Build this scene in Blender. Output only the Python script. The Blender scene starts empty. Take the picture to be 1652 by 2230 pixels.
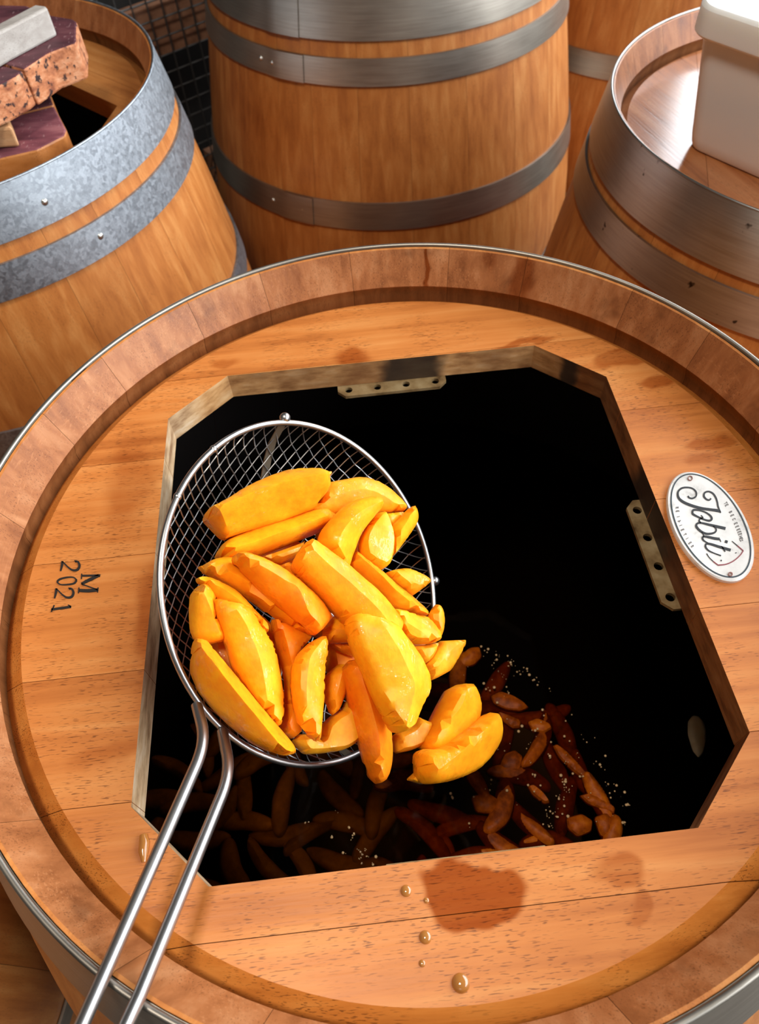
import bpy, bmesh, math, random
from mathutils import Vector, Matrix, Euler, noise
from mathutils.geometry import delaunay_2d_cdt

# ------------------------------------------------------------------ scale
S = 0.30            # metres per barrel-rim radius
Z0 = 0.96           # height of the open barrel's rim above the floor
def W(x, y, z):     # rim-radius units, rim plane = 0  ->  metres
    return Vector((x * S, y * S, z * S + Z0))

C = bpy.context.scene.collection
CX, CY = 0.066, 0.9327      # axis of the open barrel, in rim radii
sc = bpy.context.scene

# ------------------------------------------------------------------ camera
F_PX, PITCH, ROLL, CAM_H = 1567.9, 0.9482, -0.0773, 1.3139
cp, sp, cr, sr = math.cos(PITCH), math.sin(PITCH), math.cos(ROLL), math.sin(ROLL)
RIGHT = Vector((cr, sr * sp, sr * cp)); UP = Vector((-sr, cr * sp, cr * cp)); FWD = Vector((0, cp, -sp))
EYE = Vector((0, 0, CAM_H))
cam = bpy.data.cameras.new('camera'); cam.sensor_fit = 'VERTICAL'; cam.sensor_height = 36.0
cam.lens = F_PX * 36.0 / 2230.0; cam.clip_start = 0.01
camo = bpy.data.objects.new('camera', cam); C.objects.link(camo)
camo.matrix_world = Matrix(((RIGHT.x, UP.x, -FWD.x, 0), (RIGHT.y, UP.y, -FWD.y, 0), (RIGHT.z, UP.z, -FWD.z, 0), (0, 0, 0, 1)))
camo.location = W(0, 0, CAM_H)
sc.camera = camo
cam.dof.use_dof = True; cam.dof.focus_distance = 0.47; cam.dof.aperture_fstop = 11

def ray(p):
    return FWD + RIGHT * ((p[0] - 826) / F_PX) - UP * ((p[1] - 1115) / F_PX)
def at_plane(p, c, n):
    d = ray(p); return EYE + d * ((Vector(c) - EYE).dot(n) / d.dot(n))
def at_z(p, z):
    return at_plane(p, (0, 0, z), Vector((0, 0, 1)))

# ------------------------------------------------------------------ world, lamps, exposure
world = bpy.data.worlds.new('shed_air'); sc.world = world; world.use_nodes = True
bgn = world.node_tree.nodes['Background']
bgn.inputs[0].default_value = (1.0, 0.93, 0.86, 1); bgn.inputs[1].default_value = 0.07
def area(name, loc, target, sx, sy, power, col):
    l = bpy.data.lights.new(name, 'AREA'); l.shape = 'RECTANGLE'; l.size = sx; l.size_y = sy; l.energy = power; l.color = col
    o = bpy.data.objects.new(name, l); C.objects.link(o); o.location = loc
    o.rotation_euler = (Vector(target) - Vector(loc)).to_track_quat('-Z', 'Y').to_euler()
    return o
area('ceiling_lamp', (-0.25, -0.10, 2.95), (-0.10, 0.30, 0.9), 0.34, 0.34, 25, (1.0, 0.92, 0.82))
area('window_daylight', (2.62, 1.7, 2.55), (0.0, 1.7, 2.55), 8.3, 2.7, 540, (0.90, 0.95, 1.0))  # daylight window, stretched towards the front to brighten the hatch's left edge
sc.view_settings.view_transform = 'Standard'; sc.view_settings.look = 'None'
sc.view_settings.exposure = 0.0; sc.view_settings.gamma = 1.0; sc.view_settings.use_curve_mapping = False
sc.cycles.max_bounces = 8; sc.cycles.use_denoising = True; sc.cycles.caustics_reflective = False; sc.cycles.caustics_refractive = False

# ------------------------------------------------------------------ materials
def lin(c):
    return tuple(((v / 255) / 12.92 if v / 255 <= 0.04045 else ((v / 255 + 0.055) / 1.055) ** 2.4) for v in c) + (1,)
class NT:
    def __init__(s, name):
        s.m = bpy.data.materials.new(name); s.m.use_nodes = True; s.t = s.m.node_tree
        s.b = s.t.nodes['Principled BSDF']; s.out = s.t.nodes['Material Output']
    def n(s, typ, **kw):
        nd = s.t.nodes.new(typ)
        for k, v in kw.items(): setattr(nd, k, v)
        return nd
    def l(s, a, b): s.t.links.new(a, b)
    def val(s, sock, v):
        if hasattr(v, 'is_output'): s.l(v, sock)
        else: sock.default_value = v
    def math(s, op, a, b=None, c=None, clamp=False):
        nd = s.n('ShaderNodeMath', operation=op); nd.use_clamp = clamp
        s.val(nd.inputs[0], a)
        if b is not None: s.val(nd.inputs[1], b)
        if c is not None: s.val(nd.inputs[2], c)
        return nd.outputs[0]
    def co(s, kind='Object'):
        return s.n('ShaderNodeTexCoord').outputs[kind]
    def mapping(s, vec, scale=(1, 1, 1), loc=(0, 0, 0), rot=(0, 0, 0)):
        nd = s.n('ShaderNodeMapping'); s.l(vec, nd.inputs[0])
        nd.inputs['Scale'].default_value = scale; nd.inputs['Location'].default_value = loc; nd.inputs['Rotation'].default_value = rot
        return nd.outputs[0]
    def noise(s, vec, scale=1, detail=3, rough=0.55, dist=0.0):
        nd = s.n('ShaderNodeTexNoise'); s.l(vec, nd.inputs['Vector'])
        nd.inputs['Scale'].default_value = scale; nd.inputs['Detail'].default_value = detail
        nd.inputs['Roughness'].default_value = rough; nd.inputs['Distortion'].default_value = dist
        return nd.outputs['Fac']
    def ramp(s, fac, stops, interp='LINEAR'):
        nd = s.n('ShaderNodeValToRGB'); s.val(nd.inputs[0], fac); cr_ = nd.color_ramp; cr_.interpolation = interp
        while len(cr_.elements) < len(stops): cr_.elements.new(0.5)
        for e, (p, c) in zip(cr_.elements, stops):
            e.position = p; e.color = c if len(c) == 4 else tuple(c) + (1,)
        return nd.outputs[0]
    def step(s, v, lo, hi):
        nd = s.n('ShaderNodeMapRange', interpolation_type='SMOOTHSTEP'); s.val(nd.inputs[0], v)
        nd.inputs[1].default_value = lo; nd.inputs[2].default_value = hi
        return nd.outputs[0]
    def mix(s, fac, a, b, mode='MIX'):
        nd = s.n('ShaderNodeMix', data_type='RGBA', blend_type=mode)
        s.val(nd.inputs[0], fac); s.val(nd.inputs[6], a); s.val(nd.inputs[7], b)
        return nd.outputs[2]
    def rnd(s):
        return s.n('ShaderNodeObjectInfo').outputs['Random']
    def addv(s, vec, val, amp=(7.3, 3.1, 5.7)):
        c = s.n('ShaderNodeVectorMath', operation='SCALE'); c.inputs[0].default_value = amp; s.l(val, c.inputs['Scale'])
        a = s.n('ShaderNodeVectorMath', operation='ADD'); s.l(vec, a.inputs[0]); s.l(c.outputs[0], a.inputs[1])
        return a.outputs[0]
    def bump(s, h, strength=0.2, dist=0.002):
        nd = s.n('ShaderNodeBump'); nd.inputs['Strength'].default_value = strength; nd.inputs['Distance'].default_value = dist
        s.l(h, nd.inputs['Height']); s.l(nd.outputs[0], s.b.inputs['Normal'])
    def done(s, col=None, rough=None, metal=None, **kw):
        if col is not None: s.val(s.b.inputs['Base Color'], col)
        if rough is not None: s.val(s.b.inputs['Roughness'], rough)
        if metal is not None: s.val(s.b.inputs['Metallic'], metal)
        for k, v in kw.items(): s.val(s.b.inputs[k.replace('_', ' ')], v)
        return s.m

def blotch_mask(t, vec, stains, distort=0.03, dscale=14):
    """largest of several soft-edged blotches given as (x, y, rx, ry, strength) in rim radii"""
    nz = t.n('ShaderNodeTexNoise'); t.l(vec, nz.inputs['Vector']); nz.inputs['Scale'].default_value = dscale; nz.inputs['Detail'].default_value = 3
    sub = t.n('ShaderNodeVectorMath', operation='SUBTRACT'); t.l(nz.outputs['Color'], sub.inputs[0]); sub.inputs[1].default_value = (0.5, 0.5, 0.5)
    scl = t.n('ShaderNodeVectorMath', operation='SCALE'); t.l(sub.outputs[0], scl.inputs[0]); scl.inputs['Scale'].default_value = distort * 2
    add = t.n('ShaderNodeVectorMath', operation='ADD'); t.l(vec, add.inputs[0]); t.l(scl.outputs[0], add.inputs[1])
    out = None
    for (x, y, rx, ry, st, soft) in stains:
        mp = t.mapping(add.outputs[0], scale=(1 / (rx * S), 1 / (ry * S), 0), loc=(-(x + CX) / rx, -(y + CY) / ry, 0))
        ln = t.n('ShaderNodeVectorMath', operation='LENGTH'); t.l(mp, ln.inputs[0])
        v = t.math('MULTIPLY', t.math('SUBTRACT', 1.0, t.step(ln.outputs['Value'], 1 - soft, 1 + soft)), st)
        out = v if out is None else t.math('MAXIMUM', out, v)
    return out

def oak(name, base, dark, light, axis='Z', rough=0.45, coat=0.0, stains=None, scratch=0.0, pore=0.5, angle=0.0, stain_col=None, coat_rough=0.15):
    t = NT(name); co = t.co(); r = t.rnd()
    v = t.addv(co, r)
    rot = t.mapping(v, rot=(0, 0, angle))
    st = {'Z': (1, 1, 0.06), 'X': (0.06, 1, 1)}[axis]
    g = t.mapping(rot, scale=st)
    n1 = t.noise(g, 70, 4, 0.6, 0.3)
    n2 = t.noise(rot, 9, 3)
    n3 = t.noise(g, 330, 2, 0.5)
    f = t.math('ADD', t.math('MULTIPLY', n1, 0.65), t.math('MULTIPLY', n2, 0.35))
    col = t.ramp(f, [(0.30, dark), (0.5, base), (0.70, light)])
    tint = t.math('MULTIPLY_ADD', r, 0.07, 0.965)
    tc = t.n('ShaderNodeCombineColor'); [t.l(tint, tc.inputs[i]) for i in range(3)]
    col = t.mix(1.0, col, tc.outputs[0], 'MULTIPLY')
    # pores: short dark dashes along the grain
    pst = {'Z': (1, 1, 0.12), 'X': (0.12, 1, 1)}[axis]
    p = t.noise(t.mapping(rot, scale=pst), 1350, 1, 0.5)
    pm = t.math('MULTIPLY', t.step(p, 0.58, 0.68), t.step(t.noise(rot, 30, 2), 0.36, 0.60))
    col = t.mix(t.math('MULTIPLY', pm, pore), col, tuple(c * 0.4 for c in dark[:3]) + (1,))
    if scratch:                                   # saw and scraper marks in two directions
        for q, (rz, ry) in enumerate(((0.6, 0.5), (-0.7, -0.9))):
            w = t.noise(t.mapping(co, scale=(1, 0.05, 1), rot=(ry, 0.3, rz)), 620, 1)
            sm = t.math('MULTIPLY', t.step(w, 0.60, 0.70), t.step(t.noise(co, 22 + 9 * q, 2), 0.46, 0.62))
            col = t.mix(t.math('MULTIPLY', sm, scratch), col, tuple(min(1, c * 1.35) for c in light[:3]) + (1,))
        bl = t.step(t.noise(co, 16, 4, 0.65), 0.56, 0.72)
        col = t.mix(t.math('MULTIPLY', bl, 0.55), col, tuple(c * 0.55 for c in dark[:3]) + (1,))
    rg = t.math('MULTIPLY_ADD', n1, 0.2, rough - 0.1)
    if stains:
        m = blotch_mask(t, co, stains)
        col = t.mix(m, col, t.mix(1.0, col, stain_col or (0.50, 0.27, 0.11, 1), 'MULTIPLY'))
        coat = t.math('MULTIPLY', t.math('SUBTRACT', 1.0, m), coat)
        t.val(t.b.inputs['Specular IOR Level'], t.math('MULTIPLY_ADD', m, -0.32, 0.36))
    t.bump(t.math('ADD', t.math('MULTIPLY', n3, 0.6), t.math('MULTIPLY', n1, 0.7)), 0.35, 0.0008)
    return t.done(col, rg, Coat_Weight=coat, Coat_Roughness=coat_rough)

HEAD_STAINS = [  # wet patches left on the head by dripping liquor, relative to the barrel axis
    (0.06, -0.735, 0.105, 0.052, 0.92, 0.10), (0.297, -0.735, 0.05, 0.036, 0.55, 0.25), (0.32, -0.80, 0.02, 0.03, 0.4, 0.3),
    (0.675, 0.585, 0.085, 0.046, 0.65, 0.15), (0.733, 0.445, 0.058, 0.031, 0.7, 0.2), (0.818, 0.244, 0.06, 0.023, 0.6, 0.3),
    (0.77, 0.19, 0.05, 0.018, 0.4, 0.4), (-0.092, 0.69, 0.055, 0.03, 0.75, 0.4), (-0.697, 0.249, 0.05, 0.15, 0.55, 0.6),
    (-0.60, -0.12, 0.03, 0.19, 0.6, 0.6), (0.40, 0.685, 0.08, 0.014, 0.7, 0.3), (-0.659, -0.441, 0.055, 0.025, 0.4, 0.5),
    (-0.47, 0.70, 0.04, 0.018, 0.5, 0.4)]
M = {}
M['head'] = oak('oiled_oak_head', lin((198, 120, 56)), lin((160, 86, 34)), lin((216, 146, 80)), 'X', 0.46, 0.04, HEAD_STAINS, pore=0.75, angle=-0.035, coat_rough=0.3)
M['head_edge'] = oak('oiled_oak_head_bevel', lin((214, 130, 52)), lin((180, 98, 32)), lin((228, 150, 70)), 'X', 0.5, 0.05, pore=0.8)
M['stave'] = oak('oak_stave', lin((184, 112, 50)), lin((150, 82, 32)), lin((208, 142, 76)), 'Z', 0.5, 0.08, pore=0.35)
M['chime'] = oak('scratched_oak_chime', lin((162, 102, 60)), lin((118, 66, 34)), lin((190, 134, 90)), 'Z', 0.42, 0.12, [(0.148, 0.962, 0.006, 0.05, 0.9, 0.4), (0.405, 0.862, 0.035, 0.06, 0.75, 0.5), (0.30, 0.90, 0.015, 0.03, 0.5, 0.6)], scratch=0.22, pore=0.5, coat_rough=0.35)
M['howel'] = oak('dark_oak_howel', lin((124, 76, 38)), lin((78, 42, 18)), lin((150, 98, 54)), 'Z', 0.5, 0.0, pore=0.4)
M['old_head'] = oak('worn_oak_head', lin((176, 112, 54)), lin((140, 80, 34)), lin((196, 136, 76)), 'X', 0.5, 0.05, pore=0.4, angle=0.75)
M['wet_head'] = oak('wet_oak_head', lin((170, 104, 58)), lin((120, 66, 32)), lin((192, 132, 84)), 'X', 0.3, 0.9, pore=0.4, angle=1.3, coat_rough=0.12)
M['crate_wood'] = oak('rough_pine', lin((150, 104, 76)), lin((116, 76, 52)), lin((172, 124, 94)), 'X', 0.7, 0, pore=0.3)

def hatch_edge():
    t = NT('raw_oak_hatch_edge'); co = t.co()
    n = t.noise(t.mapping(co, scale=(1, 1, 3)), 38, 4, 0.6); n2 = t.noise(co, 14, 3)
    col = t.ramp(n, [(0.3, lin((152, 114, 78))), (0.52, lin((212, 178, 136))), (0.72, lin((236, 214, 184)))])
    col = t.mix(t.math('MULTIPLY', t.step(n2, 0.5, 0.7), 0.6), col, lin((104, 58, 26)))
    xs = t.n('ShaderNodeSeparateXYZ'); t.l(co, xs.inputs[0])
    col = t.mix(t.step(xs.outputs[0], (CX + 0.42) * S, (CX + 0.56) * S), col, t.mix(1.0, col, (0.34, 0.20, 0.11, 1), 'MULTIPLY'))   # right side faces away from the window: its shade is painted in
    col = t.mix(t.step(xs.outputs[1], (CY + 0.50) * S, (CY + 0.58) * S), col, t.mix(1.0, col, (0.80, 0.62, 0.42, 1), 'MULTIPLY'))  # back side too, a milder shade put into the colour
    m = blotch_mask(t, co, [(0.07, 0.64, 0.10, 0.05, 0.93, 0.25), (0.64, 0.06, 0.06, 0.16, 0.92, 0.2), (0.545, 0.60, 0.05, 0.03, 0.9, 0.3), (-0.63, 0.20, 0.03, 0.14, 0.5, 0.3)], 0.02, 20)
    zs = t.n('ShaderNodeSeparateXYZ'); t.l(co, zs.inputs[0])
    m = t.math('MULTIPLY', m, t.step(t.math('ADD', zs.outputs[2], t.math('MULTIPLY', n2, 0.02)), Z0 - 0.066, Z0 - 0.058))
    col = t.mix(m, col, (0.012, 0.008, 0.006, 1))  # dark pocket recesses painted into the colour, no notch is cut
    t.bump(n, 0.4, 0.001)
    return t.done(col, 0.6)
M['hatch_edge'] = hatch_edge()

def plain(name, col, rough=0.5, metal=0.0, **kw):
    return NT(name).done(col, rough, metal, **kw)
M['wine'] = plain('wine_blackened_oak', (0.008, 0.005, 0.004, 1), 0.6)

def steel(name, a, b, rough, spangle=False, rust=0.0):
    t = NT(name); co = t.co()
    if spangle:
        v = t.n('ShaderNodeTexVoronoi'); nz = t.noise(co, 60, 3)
        vv = t.addv(co, nz, (0.014, 0.014, 0.014)); t.l(vv, v.inputs['Vector']); v.inputs['Scale'].default_value = 240
        sx = t.n('ShaderNodeSeparateColor'); t.l(v.outputs['Color'], sx.inputs[0]); f = sx.outputs[0]
        f = t.math('ADD', t.math('MULTIPLY', f, 0.35), t.math('MULTIPLY', t.noise(co, 150, 3, 0.6, 2.5), 0.65))
    else:
        f = t.math('ADD', t.math('MULTIPLY', t.noise(t.mapping(co, scale=(0.15, 0.15, 4)), 110, 3), 0.5), t.math('MULTIPLY', t.noise(co, 9, 3), 0.5))
    col = t.ramp(f, [(0.3, a), (0.7, b)])
    if rust:
        m = t.step(t.noise(co, 70, 2), 0.70, 0.76); col = t.mix(t.math('MULTIPLY', m, rust), col, (0.02, 0.012, 0.008, 1))
    t.bump(f, 0.08, 0.001)
    return t.done(col, t.math('MULTIPLY_ADD', f, 0.2, rough - 0.1), 1.0)
M['galv'] = steel('galvanised_hoop_steel', (0.27, 0.30, 0.33, 1), (0.42, 0.46, 0.50, 1), 0.48, True)
M['steel'] = steel('dull_hoop_steel', (0.28, 0.25, 0.21, 1), (0.46, 0.42, 0.36, 1), 0.42)
M['pitted'] = steel('pitted_hoop_steel', (0.28, 0.27, 0.25, 1), (0.44, 0.43, 0.41, 1), 0.36, False, 0.9)
M['rivet'] = plain('rivet_steel', (0.7, 0.68, 0.62, 1), 0.3, 1.0)
M['chrome'] = plain('polished_wire_steel', (0.46, 0.45, 0.44, 1), 0.34, 1.0)
M['wire'] = plain('skimmer_wire', (0.46, 0.45, 0.44, 1), 0.35, 1.0)
M['strap'] = plain('tarnished_strap_steel', (0.20, 0.17, 0.12, 1), 0.5, 0.8)
def brassy():
    t = NT('yellow_zinc_plate'); co = t.co(); f = t.noise(co, 60, 4)
    col = t.ramp(f, [(0.3, (0.10, 0.05, 0.015, 1)), (0.5, (0.28, 0.18, 0.075, 1)), (0.75, (0.42, 0.31, 0.16, 1))])
    t.bump(f, 0.3, 0.001); return t.done(col, 0.55, 0.35)
M['bracket'] = brassy()

def mango_mat(name, a, b, c, rough=0.46, sss=0.22, coat=0.9, spec=0.35):
    t = NT(name); co = t.co(); r = t.rnd(); v = t.addv(co, r)
    f = t.math('ADD', t.math('MULTIPLY', t.noise(v, 45, 3), 0.6), t.math('MULTIPLY', t.noise(v, 190, 3, 0.6), 0.4))
    f = t.math('ADD', f, t.math('MULTIPLY_ADD', r, 0.14, -0.07))
    col = t.ramp(f, [(0.32, a), (0.5, b), (0.68, c)])
    fib = t.noise(t.mapping(v, scale=(1, 0.2, 1)), 420, 2)
    t.bump(t.math('ADD', t.noise(v, 120, 3), t.math('MULTIPLY', fib, 0.5)), 0.22, 0.0012)
    wet = t.math('MULTIPLY', t.step(t.noise(v, 75, 3, 0.6), 0.52, 0.62), coat)
    cb = t.n('ShaderNodeBump'); cb.inputs['Strength'].default_value = 0.9; cb.inputs['Distance'].default_value = 0.0016
    t.l(t.noise(v, 300, 2), cb.inputs['Height']); t.l(cb.outputs[0], t.b.inputs['Coat Normal']); coat = wet
    return t.done(col, rough, 0.0, Subsurface_Weight=sss, Subsurface_Radius=(1.0, 0.42, 0.08), Subsurface_Scale=0.008, Coat_Weight=coat, Coat_Roughness=0.12, Specular_IOR_Level=spec)
M['mango'] = mango_mat('fresh_mango_flesh', (0.90, 0.27, 0.004, 1), (0.94, 0.35, 0.006, 1), (0.96, 0.44, 0.010, 1))
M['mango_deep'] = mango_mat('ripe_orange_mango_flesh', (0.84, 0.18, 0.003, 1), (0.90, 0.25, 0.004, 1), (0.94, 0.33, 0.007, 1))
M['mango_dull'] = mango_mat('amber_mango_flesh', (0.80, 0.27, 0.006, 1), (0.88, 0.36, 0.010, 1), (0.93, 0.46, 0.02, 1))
M['steeped'] = mango_mat('liquor_steeped_mango', (0.16, 0.026, 0.001, 1), (0.38, 0.072, 0.002, 1), (0.60, 0.150, 0.004, 1), 0.5, 0.0, 0.0, 0.15)
M['sunk'] = mango_mat('sunken_mango', (0.16, 0.08, 0.014, 1), (0.26, 0.13, 0.024, 1), (0.36, 0.19, 0.04, 1), 0.5, 0.0, 0.0, 0.15)
M['pale'] = mango_mat('pale_fruit_skin', (0.70, 0.58, 0.34, 1), (0.80, 0.70, 0.46, 1), (0.86, 0.78, 0.56, 1), 0.5, 0.0, 0.0)
M['bubble'] = plain('foam_bubble', (0.80, 0.52, 0.26, 1), 0.08, 0.0, Coat_Weight=1.0, Coat_Roughness=0.03)
def liquor():
    t = NT('dark_brown_liquor'); co = t.co()
    tr = t.n('ShaderNodeBsdfTransparent'); tr.inputs[0].default_value = (0.46, 0.29, 0.13, 1)
    gl = t.n('ShaderNodeBsdfGlossy'); gl.inputs['Roughness'].default_value = 0.04
    bp = t.n('ShaderNodeBump'); bp.inputs['Strength'].default_value = 0.06; bp.inputs['Distance'].default_value = 0.002
    t.l(t.noise(co, 45, 2), bp.inputs['Height']); t.l(bp.outputs[0], gl.inputs['Normal'])
    fr = t.n('ShaderNodeFresnel'); fr.inputs[0].default_value = 1.36; t.l(bp.outputs[0], fr.inputs['Normal'])
    mx = t.n('ShaderNodeMixShader'); t.l(t.math('MULTIPLY', fr.outputs[0], 0.28), mx.inputs[0]); t.l(tr.outputs[0], mx.inputs[1]); t.l(gl.outputs[0], mx.inputs[2])
    t.l(mx.outputs[0], t.out.inputs['Surface'])
    return t.m
M['liquor'] = liquor()
def drop_mat():
    t = NT('amber_syrup_drop'); t.done((0.40, 0.16, 0.035, 1), 0.05, 0.0, Coat_Weight=1.0, Coat_Roughness=0.02)
    return t.m
M['drop'] = drop_mat()
def enamel():
    t = NT('scuffed_white_enamel'); co = t.co(); f = t.noise(co, 80, 4, 0.65)
    col = t.ramp(f, [(0.30, (0.50, 0.48, 0.45, 1)), (0.42, (0.70, 0.68, 0.65, 1)), (0.6, (0.78, 0.76, 0.73, 1))]); t.bump(f, 0.1, 0.0004)
    return t.done(col, 0.32, 0.0, Coat_Weight=0.4)
M['enamel'] = enamel(); M['ink'] = plain('black_enamel_ink', (0.012, 0.012, 0.014, 1), 0.4)
M['navy'] = plain('dark_rim_ink', (0.02, 0.035, 0.045, 1), 0.4)
M['red_ink'] = plain('maroon_ink', (0.22, 0.03, 0.04, 1), 0.45); M['brown_ink'] = plain('rust_brown_nail', (0.22, 0.08, 0.06, 1), 0.5)
M['grey_ink'] = plain('faded_grey_ink', (0.16, 0.15, 0.15, 1), 0.5)
M['stamp'] = plain('burnt_stamp', (0.012, 0.008, 0.006, 1), 0.6)
def purple(name, k=1.0):
    t = NT(name); co = t.co(); n = t.noise(t.mapping(co, scale=(0.3, 1, 1), rot=(0, 0, -0.5)), 60, 4); n2 = t.noise(co, 18, 3)
    col = t.ramp(n, [(0.3, (0.050 * k, 0.014 * k, 0.020 * k, 1)), (0.55, (0.115 * k, 0.034 * k, 0.042 * k, 1)), (0.75, (0.20 * k, 0.075 * k, 0.080 * k, 1))])
    sc_ = t.step(t.noise(t.mapping(co, scale=(3, 0.6, 1)), 160, 1), 0.68, 0.72)
    col = t.mix(t.math('MULTIPLY', sc_, 0.5), col, (0.34, 0.20, 0.20, 1)); t.bump(n, 0.25, 0.001)
    return t.done(col, 0.6, 0.0, Specular_IOR_Level=0.25)
M['purple'] = purple('wine_stained_lid_top', 0.8); M['purple2'] = purple('wine_stained_lid_top_light', 1.5)
def wormy():
    t = NT('wormy_lid_edge'); co = t.co(); n = t.noise(t.mapping(co, scale=(1, 1, 2)), 55, 4, 0.65); n2 = t.noise(co, 130, 3, 0.6)
    col = t.ramp(n, [(0.3, lin((126, 66, 38))), (0.5, lin((182, 114, 72))), (0.7, lin((206, 152, 114)))])
    col = t.mix(t.step(n2, 0.56, 0.64), col, lin((44, 16, 10))); t.bump(n2, 0.7, 0.002)
    return t.done(col, 0.7)
M['wormy'] = wormy()
M['lid_side'] = oak('lid_side_oak', lin((170, 104, 46)), lin((130, 70, 28)), lin((190, 124, 66)), 'X', 0.5, 0)
M['grey_batten'] = oak('weathered_grey_batten', lin((160, 152, 144)), lin((124, 114, 104)), lin((184, 178, 170)), 'X', 0.65, 0, pore=0.4, angle=-0.5)
M['pale_batten'] = oak('pale_oak_batten', lin((206, 158, 112)), lin((180, 126, 78)), lin((224, 184, 142)), 'X', 0.6, 0, pore=0.3)
M['plastic'] = plain('white_plastic', (0.93, 0.91, 0.87, 1), 0.35, 0.0, Subsurface_Weight=0.5, Subsurface_Radius=(1, 0.95, 0.85), Subsurface_Scale=0.01)
M['mesh_wire'] = plain('dull_mesh_wire', (0.10, 0.095, 0.09, 1), 0.55, 0.7)
def concrete():
    t = NT('shed_concrete'); co = t.co(); n = t.noise(co, 3.5, 6, 0.65)
    return t.done(t.ramp(n, [(0.3, (0.10, 0.085, 0.07, 1)), (0.7, (0.19, 0.165, 0.14, 1))]), 0.75)
M['concrete'] = concrete()
M['dark_board'] = oak('dark_shed_board', (0.010, 0.007, 0.005, 1), (0.005, 0.0035, 0.0025, 1), (0.02, 0.013, 0.009, 1), 'Z', 0.8, 0)
M['plaster'] = plain('lime_plaster', (0.50, 0.46, 0.40, 1), 0.9)
M['frame'] = plain('painted_window_frame', (0.62, 0.60, 0.56, 1), 0.5)

# ------------------------------------------------------------------ object helpers
def link(name, me, mats, parent=None, smooth=None):
    o = bpy.data.objects.new(name, me); C.objects.link(o)
    for m in (mats if isinstance(mats, (list, tuple)) else [mats]): me.materials.append(m)
    if smooth is not None: shade(me, smooth)
    if parent is not None: o.parent = parent; o.matrix_parent_inverse = parent.matrix_basis.inverted()
    return o
def shade(me, deg):
    """smooth faces, edges sharper than deg stay crisp"""
    bm = bmesh.new(); bm.from_mesh(me); bm.normal_update(); lim = math.radians(deg)
    for f in bm.faces: f.smooth = True
    for e in bm.edges:
        e.smooth = not (len(e.link_faces) == 2 and e.calc_face_angle(0) > lim)
    bm.to_mesh(me); bm.free()
def thing(name, label, cat, loc=(0, 0, 0), group=None):
    o = bpy.data.objects.new(name, None); o.empty_display_size = 0.05; C.objects.link(o); o.location = loc
    o['label'] = label; o['category'] = cat
    if group: o['group'] = group
    return o
def tag(o, label, cat, group=None):
    o['label'] = label; o['category'] = cat
    if group: o['group'] = group
    return o
def mesh(name, vs, fs, mi=None):
    me = bpy.data.meshes.new(name); me.from_pydata([tuple(v) for v in vs], [], fs)
    if mi: me.polygons.foreach_set('material_index', mi)
    bm = bmesh.new(); bm.from_mesh(me); bmesh.ops.recalc_face_normals(bm, faces=bm.faces); bm.to_mesh(me); bm.free()
    me.update(); return me
def box_mesh(name, lo, hi, bev=0.0):
    bm = bmesh.new(); bmesh.ops.create_cube(bm, size=1)
    for v in bm.verts: v.co = Vector([lo[i] + (v.co[i] + 0.5) * (hi[i] - lo[i]) for i in range(3)])
    if bev: bmesh.ops.bevel(bm, geom=bm.edges[:], offset=bev, segments=2, affect='EDGES', profile=0.5)
    me = bpy.data.meshes.new(name); bm.to_mesh(me); bm.free(); return me
def tube_mesh(name, pts, r, seg=8, closed=False, cap=True):
    pts = [Vector(p) for p in pts]; n = len(pts); vs = []; fs = []; prev = None
    for i, p in enumerate(pts):
        a = pts[(i - 1) % n] if (closed or i) else p; b = pts[(i + 1) % n] if (closed or i < n - 1) else p
        d = (b - a).normalized()
        if prev is None: u = d.orthogonal().normalized()
        else: u = (prev - d * prev.dot(d)).normalized()
        prev = u; w = d.cross(u); rr = r[i] if isinstance(r, (list, tuple)) else r
        for k in range(seg):
            t = 2 * math.pi * k / seg; vs.append(p + (u * math.cos(t) + w * math.sin(t)) * rr)
    for i in range(n if closed else n - 1):
        j = (i + 1) % n
        for k in range(seg): fs.append((i * seg + k, i * seg + (k + 1) % seg, j * seg + (k + 1) % seg, j * seg + k))
    if not closed and cap: fs.append(tuple(range(seg - 1, -1, -1))); fs.append(tuple((n - 1) * seg + k for k in range(seg)))
    return mesh(name, vs, fs)
def catmull(P, n=8, closed=False):
    P = [Vector(p) for p in P]; out = []; N = len(P)
    for i in range(N if closed else N - 1):
        g = (lambda k: P[k % N]) if closed else (lambda k: P[max(0, min(N - 1, k))])
        p0, p1, p2, p3 = g(i - 1), g(i), g(i + 1), g(i + 2)
        for k in range(n):
            t = k / n
            out.append(0.5 * ((2 * p1) + (p2 - p0) * t + (2 * p0 - 5 * p1 + 4 * p2 - p3) * t * t + (3 * p1 - p0 - 3 * p2 + p3) * t ** 3))
    if not closed: out.append(P[-1])
    return out
def in_poly(p, poly):
    x, y = p[0], p[1]; c = False; j = len(poly) - 1
    for i in range(len(poly)):
        xi, yi = poly[i][0], poly[i][1]; xj, yj = poly[j][0], poly[j][1]
        if (yi > y) != (yj > y) and x < (xj - xi) * (y - yi) / (yj - yi) + xi: c = not c
        j = i
    return c
def cdt(loops, segs=(), pts=()):
    vs = []; es = []
    for L in loops:
        b = len(vs); vs += [Vector((p[0], p[1])) for p in L]; es += [(b + i, b + (i + 1) % len(L)) for i in range(len(L))]
    for L in segs:
        b = len(vs); vs += [Vector((p[0], p[1])) for p in L]; es += [(b + i, b + i + 1) for i in range(len(L) - 1)]
    vs += [Vector((p[0], p[1])) for p in pts]
    r = delaunay_2d_cdt(vs, es, [], 0, 1e-6)
    return r[0], r[2]
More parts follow.
